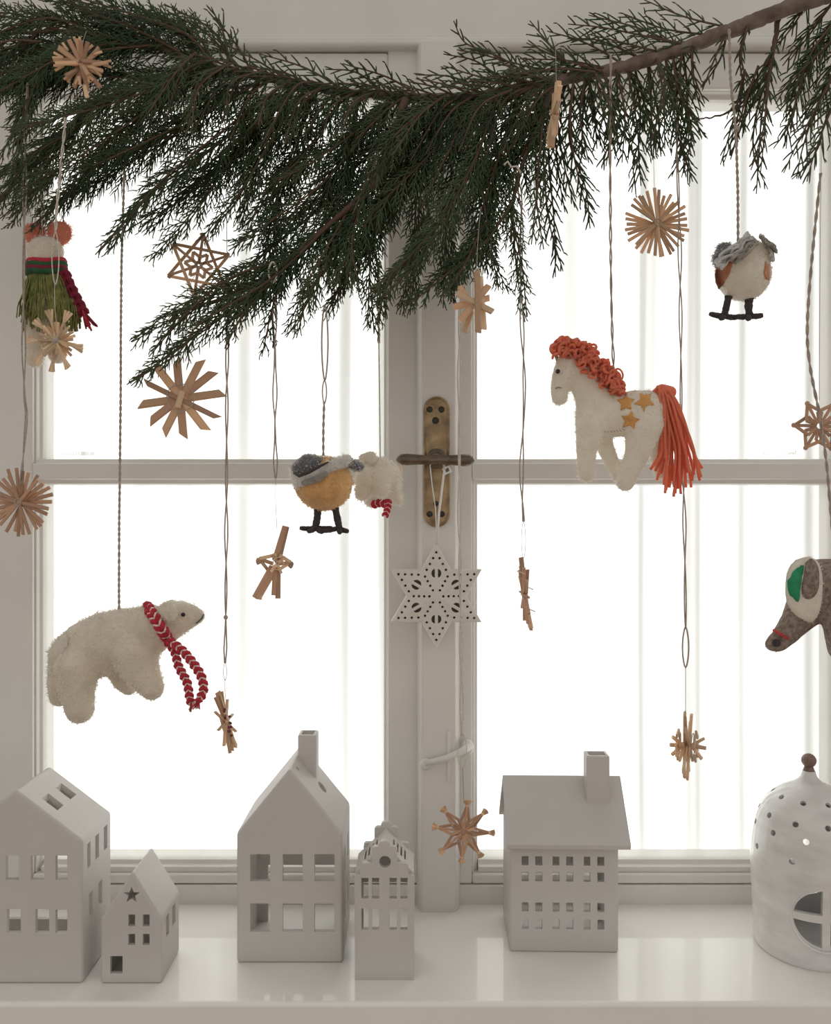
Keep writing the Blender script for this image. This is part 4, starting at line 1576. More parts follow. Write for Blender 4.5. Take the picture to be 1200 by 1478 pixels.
# pale edge-on star in the bough
D = .82
r, R = edge_star(800, 166, D, 'pale straw star seen edge-on hanging before the thick stem', [(7, 50, 2, 0, 1.1), (3, 32, -4, -46, 1.1), (-1, -4, -7, -34, .9), (6, 22, 1, -30, .8)], 9, STRAWP, STRAW)
thread(r, [(802, 60), (803, 100), (803, 122)], D, .0003)

# turned star, lower right
D = .885
r = star_root(992, 1076, D, 'pale straw star turned half sideways, lower right')
R = star_R(64, 2)
for i in range(7):
    a = i * 180 / 7 + 8
    straw(r, R, polar(S(46, D), a, .0025 * ((i % 3) - 1)), polar(S(46, D), a + 180, .0025 * ((i % 3) - 1)), S(7.5, D), S(4.5, D), material=STRAWP if i % 2 else STRAW, slant=.06)
for i in range(8):
    a = i * 45 + 10
    straw(r, R, polar(S(20, D), a - 30, .009 if i % 2 else -.009), polar(S(20, D), a + 30, .009 if i % 2 else -.009), S(7, D), S(4, D), material=STRAWP)
for s, a in ((1, 25), (1, -5), (1, -40), (-1, 150), (-1, 175), (-1, 205)):
    b = R.inverted() @ Vector((s * S(6, D), 0, 0))
    e = R.inverted() @ Vector((S(26 * math.cos(math.radians(a)), D), -.004, S(28 * math.sin(math.radians(a)), D)))
    straw(r, R, b, e, S(6, D), S(5, D), material=STRAWP)
binding(r, R, S(18, D), z=.006)
cord(r, [(975, 72), (977, 200), (981, 330), (983, 480), (984, 620), (988, 740), (990, 905)], D=D + .012, seed=14, loose=.0014, pitch=.15)
loop_cord(r, 990, 905, 964, 9, D + .012, .0009)
thread(r, [(990, 964, D + .012), (990, 1000, D + .006), (990, 1036, D)], D, .0004)

# brown star cut off by the right edge
D = .885
r = star_root(1183, 615, D, 'dark brown straw star with one tied point showing at the right edge')
R = star_R(0, 0)
for k in range(6):
    a0 = 178 + 60 * k
    straw(r, R, polar(S(4, D), a0, 0), polar(S(36, D), a0, 0), S(4.5, D), material=STRAWD)
    for s in (-1, 1):
        straw(r, R, polar(S(21, D), a0 + s * 40, .001 * s), polar(S(36, D), a0, 0), S(5, D), material=STRAWD)
        straw(r, R, polar(S(21, D), a0 + s * 40, .001 * s), polar(S(4, D), a0 + s * 30, 0), S(5, D), material=STRAWD)
    MB().sphere(R @ Vector(polar(S(37, D), a0)), S(3.6, D), 8, 6).build('knot', STRAWD, r, local=True)
thread(r, [(1183, 578), (1184, 400), (1186, 200)], D, .0003)

# ------------------------------------------------------------------ ceramic star on the handle
D = 1.0
r = empty('ceramic_star', P(630, 860, D), 'white pierced ceramic star hanging from the window handle', 'ornament')
Rst, rin = S(75.5, D), S(75.5, D) / math.sqrt(3)
outl = []
for i in range(12):
    a = math.radians(90 + 30 * i)
    q = Rst if i % 2 == 0 else rin
    outl.append((q * math.cos(a), q * math.sin(a)))
vs = [(x, .014, z) for x, z in outl] + [(x, -.0015, z) for x, z in outl] + [(x * .955, -.003, z * .955) for x, z in outl] + [(0, -.0085, 0)]
fs = [(i, (i + 1) % 12, 12 + (i + 1) % 12, 12 + i) for i in range(12)]
fs += [(12 + i, 12 + (i + 1) % 12, 24 + (i + 1) % 12, 24 + i) for i in range(12)]
fs += [(24 + i, 24 + (i + 1) % 12, 36) for i in range(12)]
fs += [tuple(range(12))[::-1]]
dots = []
moons = []


def rot(u, v, a):
    return (u * math.cos(a) - v * math.sin(a), u * math.sin(a) + v * math.cos(a))


for k in range(6):
    a = math.radians(90 + 60 * k)
    for u, v in [(63, 0)] + [(63 - 8.4 * i, s * 4.6 * i) for i in range(1, 4) for s in (-1, 1)]:
        x, z = rot(S(u, D), S(v, D), a)
        dots.append(prism(ngon(x, z, S(1.9, D), 8), 'y', -.02, .006))
    a2 = a + math.radians(30)
    for u in (10, 17.5, 25, 32.5):
        x, z = rot(S(u, D), 0, a2)
        dots.append(prism(ngon(x, z, S(1.9, D), 8), 'y', -.02, .006))
    for s in (-1, 1):
        pts = []
        for i in range(9):
            b = math.pi * i / 8
            pts.append(rot(S(33 + 6.2 * math.cos(b), D), s * S(2.2 + 5.0 * math.sin(b), D), a))
        moons.append(prism(pts, 'y', -.02, .006))
cav = prism([(x * .90, z * .90) for x, z in outl], 'y', .0018, .0115)
ceramic('body', carve(to_mesh([(vs, fs)]), [[cav], dots, moons]), r, BISQUE, 8)
MB().tube(PP([(631, 786), (629, 735), (624, 700), (621, 672), (626, 660), (640, 664)], D - .004), .0006, 6).build('ribbon', RIBBON, r)
MB().tube(PP([(631, 786), (634, 740), (639, 700), (642, 676), (640, 664)], D - .004), .0014, 6, flat=.35).build('ribbon', RIBBON, r)
MB().tube(PP([(640, 676), (648, 673), (651, 680), (644, 684), (640, 676)], D - .006), .0016, 6, flat=.35).build('bow', RIBBON, r)

# ------------------------------------------------------------------ knitted cords for scarves
def braid(parent, pts, w, rr_, name='scarf', mats=(REDY, WHITEY), pitch=None, D=None, n=None, seed=0):
    if D is not None:
        pts = PP(pts, D)
    L = sum((Vector(pts[i + 1]) - Vector(pts[i])).length for i in range(len(pts) - 1))
    pitch = pitch or w * 4.2
    n = n or max(24, int(L / (pitch / 10)))
    c = smooth_path(pts, n)
    T = np.gradient(c, axis=0)
    T /= np.linalg.norm(T, axis=1)[:, None] + 1e-12
    e1 = np.cross(T, [0., 1., .05])
    e1 /= np.linalg.norm(e1, axis=1)[:, None] + 1e-12
    e2 = np.cross(T, e1)
    s = np.linspace(0, L, n)
    mb = MB()
    for k in range(4):
        th = 2 * math.pi * s / pitch + 2 * math.pi * k / 4
        q = c + e1 * (np.sin(th) * w)[:, None] + e2 * (np.sin(2 * th) * w * .55)[:, None]
        mb.tube(q.tolist(), rr_ * (.5 if k % 2 else 1.1), 6, mi=k % 2)
    return mb.build(name, list(mats), parent)


def tassel(parent, px, py, D, n, length, spread, mats, seed=0, ang=-90, r=.0006):
    rs = random.Random(seed)
    mb = MB()
    for i in range(n):
        a = math.radians(ang + rs.uniform(-spread, spread))
        l = length * rs.uniform(.6, 1.1)
        mb.tube(PP([(px, py), (px + l * .5 * math.cos(a) + rs.uniform(-1, 1), py - l * .5 * math.sin(a)), (px + l * math.cos(a), py - l * math.sin(a))], D + rs.uniform(-.003, .003)), r, 4, mi=i % len(mats))
    return mb.build('fringe', list(mats), parent)


# ------------------------------------------------------------------ felt polar bear
D = .872
r = empty('felt_polar_bear', P(150, 1045, D), 'beige felt polar bear with a red and white plaited scarf, hanging at the left', 'ornament', 'felt animal ornaments')
F_ = (1, .82, 1)
body = blob([
    [(108, 948, D, 37, F_), (128, 938, D, 43, F_), (155, 929, D, 47, F_), (185, 922, D, 45, F_), (210, 913, D, 38, F_), (235, 903, D, 29), (258, 891, D, 24), (272, 889, D, 18), (285, 889, D, 11)],
    [(110, 962, D - .014, 33), (112, 998, D - .018, 24), (115, 1023, D - .02, 21)],
    [(94, 965, D + .014, 24), (88, 990, D + .018, 19), (87, 1004, D + .02, 16)],
    [(192, 938, D - .008, 36), (204, 968, D - .014, 26), (219, 993, D - .018, 17.5)],
    [(178, 955, D + .014, 28), (180, 980, D + .02, 18), (186, 992, D + .022, 12)],
], 'body', FELTB, r, .0017, 7, .0004)
fuzz(body, 9000, .0026, 1)
tl = blob([[(90, 926, D - .020, 10, (1, .5, 1)), (83, 944, D - .024, 13.5, (1, .5, 1)), (80, 960, D - .024, 11.5, (1, .5, 1))]], 'tail', FELTW, r, .0014, 4)
fuzz(tl, 900, .002, 2)
ea = blob([[(242, 880, D - .026, 12.5, (1, .4, 1)), (245, 886, D - .026, 11, (1, .4, 1))]], 'ear', FELTW, r, .0012, 4)  # cream instead of beige: rim light on both ears put into the colour
fuzz(ea, 700, .002, 3)
blob([[(248, 874, D + .02, 9, (1, .45, 1))]], 'ear', FELTW, r, .0012, 3)
MB().sphere(P(264.5, 887, D - .0165), S(3.2, D), 10, 8).build('eye', EYE, r)
MB().tube(PP([(294, 887, D - .003), (292, 892, D - .007), (287, 897, D - .009), (283, 900, D - .010)], D), .0006, 5).build('mouth', EYE, r)
# scarf round the neck and its two ends
nk = []
for i in range(22):
    a = 2 * math.pi * i / 22
    t_ = math.cos(a)
    nk.append(P(229 + 15.5 * t_, 901 + 25 * t_, D - .028 * math.sin(a)))
nk.append(nk[0])
braid(r, nk, S(5.5, D), S(3.4, D), 'scarf')
braid(r, [(241, 925), (252, 940), (258, 962), (270, 985), (274, 1008), (277, 1016)], S(4.2, D), S(2.6, D), 'scarf_end', D=D - .024)
braid(r, [(243, 925), (262, 938), (277, 955), (290, 975), (294, 995), (287, 1012)], S(4.4, D), S(2.7, D), 'scarf_end', D=D - .028)
tassel(r, 276, 1014, D - .024, 12, 13, 40, (REDY, WHITEY), 1, -70)
tassel(r, 287, 1010, D - .028, 12, 13, 40, (REDY, WHITEY), 2, -120)
cord(r, [(172, 884), (172, 780), (174, 600), (175, 420), (177, 330), (180, 240)], D=D - .002, seed=21, r=.0009, sep=.0007, pitch=.013)

# ------------------------------------------------------------------ felt horse
D = .862
r = empty('felt_horse', P(880, 708, D), 'cream felt horse with a coral yarn mane and tail', 'ornament', 'felt animal ornaments')
G_ = (1, .8, 1)
body = blob([
    [(823, 527, D, 21, G_), (815, 545, D, 18, G_), (808, 560, D, 13), (808, 573, D, 12)],
    [(826, 528, D, 20, G_), (842, 548, D, 22, G_), (855, 572, D, 25, G_), (864, 598, D, 32, G_)],
    [(862, 603, D, 32, G_), (890, 600, D, 31, G_), (918, 596, D, 33, G_), (932, 594, D, 31, G_)],
    [(853, 618, D - .010, 22), (847, 650, D - .014, 15), (847, 684, D - .016, 12.5)],
    [(868, 618, D + .014, 18), (872, 640, D + .018, 13), (884, 668, D + .018, 11), (896, 688, D + .018, 11)],
    [(930, 612, D - .010, 28), (922, 650, D - .016, 19), (912, 675, D - .016, 15), (903, 696, D - .016, 13.5)],
    [(940, 610, D + .014, 22), (950, 645, D + .018, 15), (956, 680, D + .018, 12)],
], 'body', FELTW, r, .0015, 7, .0003)
fuzz(body, 9000, .0022, 4)
blob([[(824, 512, D - .010, 6, (.8, .6, 1.3)), (823, 506, D - .010, 4.5, (.8, .6, 1))]], 'ear', FELTW, r, .001, 3)
blob([[(806, 521, D + .002, 3.2), (803, 514, D + .002, 2.8), (800, 506, D + .002, 2)]], 'ear', mat('tan_felt', (.36, .25, .15), .9), r, .0008, 2)
MB().sphere(P(805.5, 536, D - .0115), S(3.4, D), 10, 8).build('eye', EYE, r)
MB().tube(PP([(802, 561, D - .0095), (806, 559, D - .0105), (811, 560, D - .0105)], D), .0007, 5).build('nostril', FELTGY, r)
# seam stitches along the belly
sm = MB()
for i in range(11):
    x = 855 + i * 4.4
    y = 619 + 3.2 * math.sin(i / 10 * math.pi)
    sm.tube(PP([(x, y), (x + 2.6, y + 2.2)], D - .0205 + .0006 * abs(i - 5)), .00045, 4)
sm.build('belly_stitches', mat('beige_thread', (.5, .43, .35), .9), r)


def snap(body_o, px, py, D0):
    """distance at which the view ray through a pixel meets a body mesh"""
    o = Vector((0, 0, ZC)) - gloc(body_o)
    d = (P(px, py, 1.0) - Vector((0, 0, ZC))).normalized()
    ok, loc, nrm_, idx = body_o.ray_cast(o, d)
    return (loc + gloc(body_o)).y if ok else D0


def patch(root, body_o, cx_, cy_, poly, material, name, th=.0012, n=5):
    """thin felt applique that lies on a body: polygon in pixels around its centre"""
    k = len(poly)
    vs, fs = [], []
    rings_ = [i / n for i in range(1, n + 1)]
    dc = snap(body_o, cx_, cy_, .86)
    for side in (0, 1):
        vs.append(P(cx_, cy_, dc - (th if side == 0 else -.0015)))
        for q in rings_:
            for x, y in poly:
                px, py = cx_ + x * q, cy_ + y * q
                dd = snap(body_o, px, py, dc)
                edge = th * (1.0 if q < 1 else .5)
                vs.append(P(px, py, dd - (edge if side == 0 else -.0015)))
    h = 1 + n * k
    for side in (0, 1):
        b = side * h
        for j in range(k):
            j2 = (j + 1) % k
            fs.append((b, b + 1 + j, b + 1 + j2))
            for q in range(n - 1):
                fs.append((b + 1 + q * k + j, b + 1 + (q + 1) * k + j, b + 1 + (q + 1) * k + j2, b + 1 + q * k + j2))
    for j in range(k):
        j2 = (j + 1) % k
        fs.append((1 + (n - 1) * k + j, 1 + (n - 1) * k + j2, h + 1 + (n - 1) * k + j2, h + 1 + (n - 1) * k + j))
    return MB().add(vs, fs).build(name, material, root)


def star_poly(ro, ri, rot_=0, n=5, sx=1, sy=1, seed=0):
    rs = random.Random(seed)
    o = []
    for i in range(2 * n):
        a = math.radians(rot_ + i * 180 / n)
        q = (ro if i % 2 == 0 else ri) * rs.uniform(.9, 1.1)
        o.append((q * math.cos(a) * sx, -q * math.sin(a) * sy))
    return o


bpy.context.view_layer.update()
patch(r, body, 904, 581, star_poly(14, 7.5, 20, seed=1), APPL, 'felt_star_patch')
patch(r, body, 931, 579, star_poly(15, 8, 50, seed=2), APPL, 'felt_star_patch')
patch(r, body, 910, 607, star_poly(15, 7.5, 80, seed=3), APPL, 'felt_star_patch')
# mane of yarn loops
rs = random.Random(11)
mn = MB()
crest = [(803, 506), (812, 500), (826, 500), (842, 510), (858, 524), (872, 538), (884, 551), (896, 563)]
cp = smooth_path([(a, b, 0) for a, b in crest], 60)
for i in range(330):
    f = rs.random() ** .9
    x, y, _ = cp[min(59, int(f * 60))]
    wd = 17 * math.sin(math.pi * min(1, .12 + f * .82)) + 3
    x += rs.uniform(-.7, .7) * wd
    y += rs.uniform(-.55, .85) * wd
    dd = D - rs.uniform(-.012, .020)
    rad = rs.uniform(4, 7.5)
    ax = Vector((rs.uniform(-1, 1), rs.uniform(-1, .4), rs.uniform(-1, 1))).normalized()
    u = ax.orthogonal().normalized()
    v = ax.cross(u)
    c = P(x, y, dd)
    pts = [c + (u * math.cos(a) * S(rad, D) + v * math.sin(a) * S(rad * .7, D)) + ax * S(1.5 * math.sin(2 * a), D) for a in [2 * math.pi * j / 12 for j in range(12)]]
    mn.tube(pts, S(1.9, D), 5, closed=True)
for (x, y, ra) in ((893, 541, 8), (891, 543, 6), (800, 504, 7), (808, 497, 7)):
    c = P(x, y, D - .012)
    pts = [c + Vector((S(ra, D) * math.cos(a) * .8, .003 * math.sin(a), S(ra * 1.15, D) * math.sin(a))) for a in [2 * math.pi * j / 16 for j in range(16)]]
    mn.tube(pts, S(1.6, D), 5, closed=True)
mn.build('mane', ORANGEY, r)
# tail of separate yarn strands over a bound root
tail = blob([[(944, 572, D, 8), (956, 563, D - .002, 9), (968, 566, D - .003, 9)]], 'tail', ORANGEY, r, .0012, 3)
for i in range(30):
    f = i / 29
    xb = 942 + 70 * f + rs.uniform(-4, 4)
    yb = 726 - 44 * abs(f - .45) * 1.3 - rs.uniform(0, 34)
    z0 = rs.uniform(-.010, .008)
    x0, y0 = 951 + 16 * f, 561 + 6 * f
    mid = (955 + 34 * f + rs.uniform(-3, 3), 610 + rs.uniform(-6, 6), D - .006 + z0)
    lo = (950 + 56 * f + rs.uniform(-4, 4), 660 + rs.uniform(-6, 6), D - .004 + z0)
    pts = [P(944, 572 + 6 * rs.random(), D - .003), P(x0, y0 + rs.uniform(-3, 5), D - .005 + z0 * .7), P(*mid), P(*lo), P(xb, yb, D - .002 + z0)]
    q = smooth_path(pts, 34)
    wob = np.sin(np.linspace(0, 11, 34) + i * 1.7)[:, None] * np.array([[.0016, .001, .0]]) * np.linspace(.2, 1, 34)[:, None]
    st = MB().tube((q + wob).tolist(), S(2.1, D), 6).build('yarn_strand', ORANGEY, tail)
cord(r, [(882, 80), (881, 200), (882, 380), (884, 480), (887, 548)], D=D - .002, seed=23, r=.0008, sep=.0007, pitch=.05, loose=.0005)

# ------------------------------------------------------------------ ochre-bellied bird
D = .865
r = empty('felt_bird', P(466, 768, D), 'felt bird with ochre belly and slate head, beside the handle', 'ornament', 'felt animal ornaments')
body = blob([[(463, 697, D, 37, (1.05, 1, 1)), (468, 698, D, 39.5, (1.05, 1, 1.0))]], 'belly', FELTO, r, .0015, 6, .0004)
fuzz(body, 4500, .002, 5, mat('ochre_fibre', (.72, .5, .26), .9, transl=.4))
hd = blob([[(436, 684, D - .008, 17, (1, 1, 1)), (450, 678, D - .008, 21), (462, 680, D - .004, 18)], [(436, 696, D - .014, 13, (1, 1, .8)), (455, 688, D - .020, 12, (1, 1, .7)), (480, 672, D - .022, 10, (1, .8, .8)), (500, 664, D - .014, 8)]], 'cheeks', FELTGL, r, .0014, 6, .0003)
fuzz(hd, 3500, .0026, 6)
cap = blob([[(434, 676, D - .014, 13, (1, 1, .9)), (446, 672, D - .014, 17), (460, 674, D - .010, 14)]], 'head', FELTG, r, .0014, 5, .0003)
fuzz(cap, 1500, .002, 7, FELTGL)
MB().tube(PP([(424, 683, D - .026), (432, 687, D - .034), (445, 682, D - .038), (460, 674, D - .034), (474, 667, D - .028)], D), [.0008, .0016, .0018, .0016, .0008], 8).build('eye_stripe', FELTK, r)
wg = blob([[(440, 697, D - .030, 6, (1, .5, .8)), (456, 692, D - .032, 7, (1, .5, .8)), (470, 684, D - .032, 5, (1, .5, .8))]], 'wing', FELTGY, r, .0011, 4)
tl = blob([[(484, 668, D - .012, 9, (1, .7, .7)), (500, 667, D - .010, 8, (1, .7, .8)), (518, 674, D - .006, 8, (1, .7, .8))]], 'tail', FELTG, r, .0012, 4, .0003)
fuzz(tl, 1200, .0024, 8, FELTGL)


def bird_leg(root, pts, D, w=5.6):
    q = PP(pts, D)
    n = 14
    c = smooth_path(q, n)
    rs_ = random.Random(int(pts[0][0]))
    return MB().tube(c.tolist(), [S(w, D) * (1 + rs_.uniform(-.12, .12)) * (1 - .15 * i / n) for i in range(n)], 8).build('leg', FELTK, root)


def toes(leg, x, y, D, tips, w=3.8):
    for tx, ty, td in tips:
        c = smooth_path([P(x, y, D), P((x + tx) / 2, (y + ty) / 2 + 1, D + td * .5), P(tx, ty, D + td)], 9)
        MB().tube(c.tolist(), [S(w, D) * (1.1, .9, 1.05, .95, 1.1, .95, 1, .9, .7)[i] for i in range(9)], 7).build('toe', FELTK, leg)


l1 = bird_leg(r, [(459, 732), (458, 748), (455, 762)], D)
toes(l1, 456, 762, D, [(433, 762, -.006), (445, 767, -.012), (480, 762, .004), (466, 768, -.01)])
l2 = bird_leg(r, [(484, 733), (487, 748), (490, 762)], D)
toes(l2, 489, 762, D, [(464, 766, -.010), (491, 769, -.012), (503, 767, -.004)])
loop_cord(r, 469, 440, 550, 9, D, .0009)
loop_cord(r, 468.5, 549, 582, 6, D, .0007)
cord(r, [(468, 580), (467, 620), (467, 658)], D=D, seed=31, r=.0008, sep=.0007, pitch=.016)

# ------------------------------------------------------------------ small bear seen from behind
D = .925
r = empty('felt_bear_cub', P(548, 748, D), 'small cream felt bear seen from behind, between the bird and the handle', 'ornament', 'felt animal ornaments')
body = blob([
    [(538, 686, D, 23), (548, 684, D, 24), (556, 690, D + .02, 24)],
    [(532, 690, D - .012, 18), (523, 712, D - .012, 11)],
    [(548, 690, D - .014, 18), (550, 707, D - .018, 12)],
    [(560, 692, D + .008, 19), (568, 712, D + .012, 12), (575, 722, D + .012, 8)],
    [(535, 700, D + .03, 14), (537, 722, D + .04, 11)],
    [(556, 700, D + .045, 20), (556, 712, D + .055, 15)],
], 'body', FELTW, r, .0014, 6, .0003)
fuzz(body, 6000, .0028, 9)
tl = blob([[(527, 661, D - .010, 8, (1.2, .7, .8)), (535, 657, D - .012, 7, (1.2, .7, .8)), (537, 664, D - .014, 7)]], 'tail', FELTW, r, .0012, 4)
fuzz(tl, 600, .002, 10)
blob([[(577, 679, D + .03, 6.5, (.7, .5, 1.3)), (577, 674, D + .03, 5, (.7, .5, 1))]], 'ear', FELTE, r, .001, 3)
braid(r, [(538, 729), (547, 726), (556, 727), (560, 724)], S(4, D), S(2.6, D), 'scarf', D=D + .022, pitch=S(14, D))
braid(r, [(561, 722), (560, 733), (556, 745)], S(3, D), S(2.3, D), 'scarf_end', D=D - .004)
cord(r, [(546, 380), (547, 440), (547, 495)], D=D, seed=33, loose=.0016, pitch=.1)
thread(r, [(547, 495), (548, 570), (549, 664)], D, .0007, material=TWINE)

# ------------------------------------------------------------------ grey-winged bird seen from behind
D = .872
r = empty('felt_bird', P(1066, 458, D), 'felt bird with grey yarn wings and rust flanks, seen from behind at the right', 'ornament', 'felt animal ornaments')
body = blob([[(1070, 388, D, 36, (1, .95, 1)), (1074, 396, D, 37.5, (1.02, .95, 1))], [(1085, 372, D, 24), (1098, 372, D, 16)]], 'body', FELTW, r, .0015, 6, .0004)
fuzz(body, 4500, .0022, 11)
bpy.context.view_layer.update()
patch(r, body, 1046, 392, [(20, -26), (13, -14), (7, 4), (-1, 18), (-8, 26), (-13, 16), (-14, 4), (-12, -8), (-7, -17), (5, -25)], FELTR, 'flank', .002)
patch(r, body, 1108, 393, [(-3, -16), (3, -12), (4, 0), (3, 12), (-3, 10), (-5, 0)], FELTR, 'flank', .002)
hd = blob([[(1046, 362, D - .006, 12), (1042, 374, D - .008, 13)]], 'head', FELTG, r, .0013, 5, .0003)
fuzz(hd, 1200, .0024, 12, FELTGL)
rs = random.Random(6)


def yarn_clump(name, path, wd, n, material, D0):
    mb = MB()
    for i in range(n):
        o = [rs.uniform(-wd, wd) for _ in path]
        pts = [P(x + o[j] * .7, y + o[j] * .7 + rs.uniform(-2, 2), D0 + rs.uniform(-.008, .006)) for j, (x, y) in enumerate(path)]
        q = smooth_path(pts, 16)
        mb.tube((q + np.array([[rs.uniform(-.0006, .0006) for _ in range(3)] for _ in range(16)])).tolist(), S(2.2, D0), 5)
    return mb.build(name, material, r)


yarn_clump('wing', [(1038, 384), (1048, 372), (1066, 362), (1078, 352), (1086, 343)], 9, 20, FELTGL, D - .022)
yarn_clump('wing_edge', [(1058, 376), (1070, 367), (1082, 356), (1092, 348)], 5, 11, FELTGY, D - .028)
yarn_clump('wing', [(1100, 340), (1104, 350), (1112, 362), (1114, 374)], 5, 10, FELTGL, D - .012)
yarn_clump('tail', [(1100, 342), (1108, 350), (1116, 354), (1119, 362)], 4, 9, FELTGY, D - .018)
l1 = bird_leg(r, [(1052, 428), (1049, 442), (1046, 455)], D, 5.6)
toes(l1, 1046, 456, D, [(1025, 453, -.006), (1040, 459, -.012), (1066, 458, .004)], 4.2)
l2 = bird_leg(r, [(1082, 429), (1081, 442), (1082, 455)], D, 6.4)
toes(l2, 1082, 456, D, [(1062, 457, -.006), (1080, 460, -.012), (1102, 455, -.004)], 4.2)
cord(r, [(1053, 42), (1055, 110), (1062, 185), (1065, 260), (1066, 352)], D=D - .006, seed=41, r=.0009, sep=.0008, pitch=.014)
MB().sphere(P(1064, 186, D - .006), S(4.5, D), 8, 6).build('knot', TWINE, r)

# ------------------------------------------------------------------ mouse in a green skirt
D = .895
r = empty('felt_mouse', P(66, 532, D), 'felt mouse with round coral ears and a moss yarn skirt, seen from behind', 'ornament', 'felt animal ornaments')
body = blob([
    [(66, 362, D, 24, (1.08, .9, .85)), (66, 372, D, 24), (68, 400, D, 19), (68, 440, D, 22)],
    [(52, 455, D, 17), (50, 490, D, 13.5), (50, 518, D, 13)],
    [(82, 455, D, 17), (82, 490, D, 13.5), (83, 512, D, 13)],
], 'body', FELTB, r, .0015, 6, .0003)
fuzz(body, 4000, .002, 13)
for x, y, ra in ((50, 337, 16), (86, 337, 18)):
    e = blob([[(x, y, D + .004, ra, (1, .42, 1)), (x + (66 - x) * .25, y + 12, D + .004, ra * .5, (1, .5, 1))]], 'ear', FELTP, r, .0013, 4)
    fuzz(e, 900, .003, 14, mat('coral_fibre', (.85, .45, .35), .9, transl=.4))
# neck scarf of red and green bands
for i, (y, m_, w_) in enumerate(((378, REDY, 26), (383, GREENY, 27), (388, BURG, 27), (393, GREENY, 27.5))):
    pts = []
    for j in range(24):
        a = 2 * math.pi * j / 24
        pts.append(P(67 + w_ * math.cos(a), y + 1.5 * math.sin(3 * a) + 3 * math.sin(a), D + S(w_, D) * .95 * math.sin(a)))
    MB().tube(pts, S(4.4, D), 7, closed=True).build('scarf', m_, r)
braid(r, [(92, 392), (100, 412), (112, 436), (121, 453)], S(5.5, D), S(3.6, D), 'scarf_end', (BURG, BURG), D=D - .012)
tassel(r, 119, 448, D - .016, 26, 30, 18, (BURG, REDY), 4, -62, .0009)
rs = random.Random(17)
sk = MB()
for i in range(260):
    a = rs.uniform(0, 2 * math.pi)
    ra = rs.uniform(.9, 1.05)
    x0, dz0 = 67 + 25 * math.cos(a), S(25, D) * math.sin(a)
    x1, dz1 = 72 + (39 + rs.uniform(-5, 4)) * math.cos(a), S(37, D) * math.sin(a)
    yb = rs.uniform(450, 480)
    pts = [P(x0, 393 + rs.uniform(-3, 4), D + dz0), P((x0 * .45 + x1 * .55) + rs.uniform(-3, 3), 418 + rs.uniform(-5, 5), D + (dz0 + dz1) * .5 * ra), P(x1 + rs.uniform(-4, 4), (393 + yb) / 2 + 12, D + dz1 * .97), P(x1 + rs.uniform(-6, 6), yb, D + dz1 * .95)]
    sk.tube(smooth_path(pts, 10).tolist(), S(rs.uniform(.7, 1.3), D), 4)
o = sk.build('skirt', MOSS, r)
o['kind'] = 'stuff'
cord(r, [(64, 346), (62, 300), (60, 230)], D=D, seed=50, r=.0004, sep=.0014, pitch=.2, material=TWINEW)

# ------------------------------------------------------------------ felt animal cut off by the right edge
D = .88
r = empty('felt_elephant', P(1180, 940, D), 'brown tweed felt elephant with a cream ear and green lining, at the right edge', 'ornament', 'felt animal ornaments')
body = blob([
    [(1192, 850, D + .010, 44), (1230, 862, D + .012, 56), (1275, 866, D + .012, 56)],
    [(1168, 872, D, 30), (1150, 896, D - .002, 21), (1136, 914, D - .004, 17), (1124, 926, D - .006, 14.5)],
    [(1215, 890, D - .02, 28), (1218, 935, D - .02, 22)], [(1272, 890, D - .02, 30), (1276, 938, D - .02, 23)],
    [(1236, 890, D + .03, 26), (1238, 930, D + .03, 20)],
], 'body', FELTT, r, .0017, 6, .0004)
bpy.context.view_layer.update()


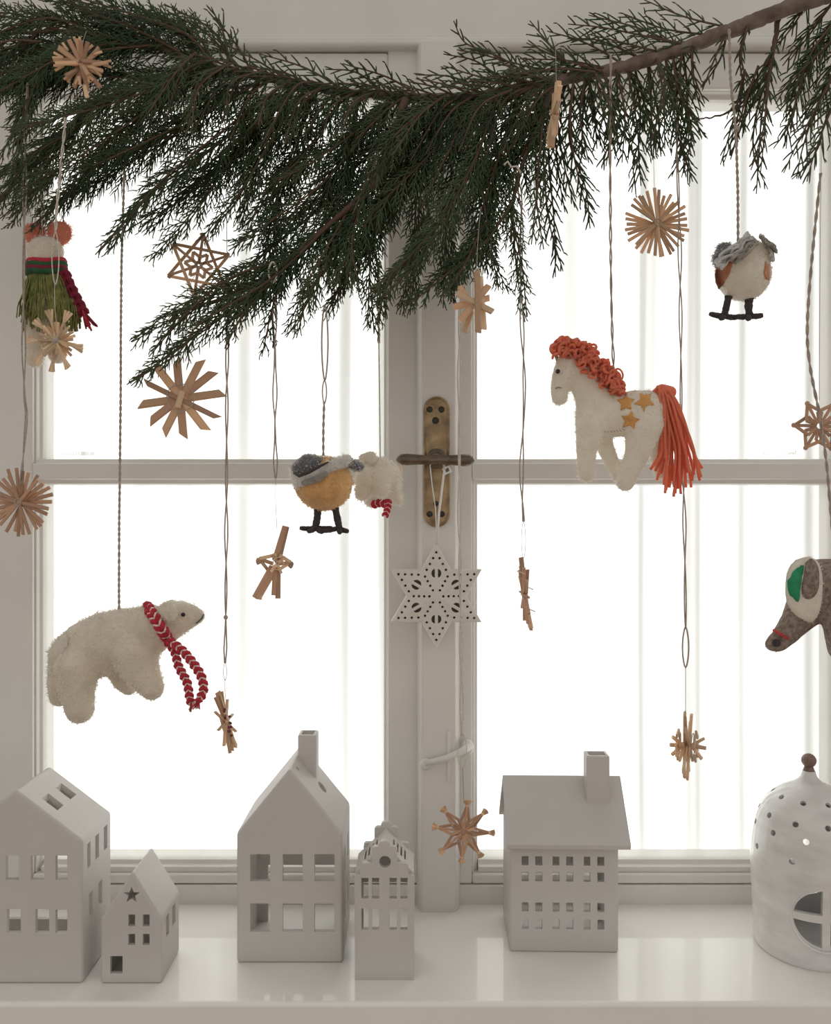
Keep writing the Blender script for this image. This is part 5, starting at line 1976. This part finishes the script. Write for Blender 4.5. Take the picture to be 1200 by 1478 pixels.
def flap(root, poly, D0, th, material, name, bulge=0.004):
    k = len(poly)
    cx_, cy_ = sum(p[0] for p in poly) / k, sum(p[1] for p in poly) / k
    vs, fs = [], []
    n = 5
    for side in (0, 1):
        vs.append(P(cx_, cy_, D0 - bulge + side * th))
        for q in range(1, n + 1):
            t_ = q / n
            for x, y in poly:
                e = .3 if (q == n) else 0
                vs.append(P(cx_ + (x - cx_) * t_, cy_ + (y - cy_) * t_, D0 - bulge * (1 - t_ ** 2) + side * th + (e * th * (.5 - side))))
    h = 1 + n * k
    for side in (0, 1):
        b = side * h
        for j in range(k):
            j2 = (j + 1) % k
            fs.append((b, b + 1 + j, b + 1 + j2))
            for q in range(n - 1):
                fs.append((b + 1 + q * k + j, b + 1 + (q + 1) * k + j, b + 1 + (q + 1) * k + j2, b + 1 + q * k + j2))
    for j in range(k):
        j2 = (j + 1) % k
        fs.append((1 + (n - 1) * k + j, 1 + (n - 1) * k + j2, h + 1 + (n - 1) * k + j2, h + 1 + (n - 1) * k + j))
    return MB().add(vs, fs).build(name, material, root)


def curve_poly(pts, n=40):
    q = smooth_path([(x, y, 0) for x, y in pts + [pts[0]]], n + 1)[:-1]
    return [(a, b) for a, b, _ in q]


ear = flap(r, curve_poly([(1168, 803), (1150, 808), (1138, 822), (1134, 845), (1136, 868), (1144, 882), (1156, 892), (1172, 898), (1184, 880), (1188, 840), (1182, 812)]), D - .036, .003, FELTW, 'ear', .005)
fuzz(ear, 1200, .002, 15)
rs = random.Random(2)
gp = curve_poly([(1160, 815), (1148, 822), (1140, 834), (1137, 842), (1139, 856), (1146, 864), (1153, 868), (1157, 852), (1159, 832)], 36)
gp = [(x + rs.uniform(-.9, .9), y + rs.uniform(-.9, .9)) for x, y in gp]
flap(r, gp, D - .040, .002, FELTGR, 'ear_lining', .003)
flap(r, curve_poly([(1163, 812), (1172, 806), (1182, 820), (1182, 850), (1172, 864), (1160, 862), (1157, 848), (1161, 830)], 36), D - .041, .002, FELTT, 'cheek_patch', .003)
band = []
for i in range(18):
    a = 2 * math.pi * i / 18
    band.append(P(1130 + 14 * math.cos(a) * .86, 917 + 14 * math.cos(a) * .52, D - .005 - .0125 * math.sin(a)))
MB().tube(band, S(2.6, D), 6, closed=True).build('band', mat('red_stitch', (.55, .08, .07), .9, var=.4, vscale=300), r)
tip = blob([[(1124, 926, D - .006, 16, (1, .9, .8)), (1119, 930, D - .006, 14, (1, .9, .75))]], 'trunk_tip', FELTT, r, .0013, 4)
fuzz(tip, 700, .0016, 17, FELTGY)
MB().sphere(P(1121, 928, D - .0165), S(6.5, D), 12, 8, 0, (1, .4, .9)).build('nostril', FELTK, r)
cord(r, [(1206, 815), (1190, 640), (1170, 530), (1166, 470), (1172, 380), (1185, 250)], D=D - .004, seed=55, r=.0009)
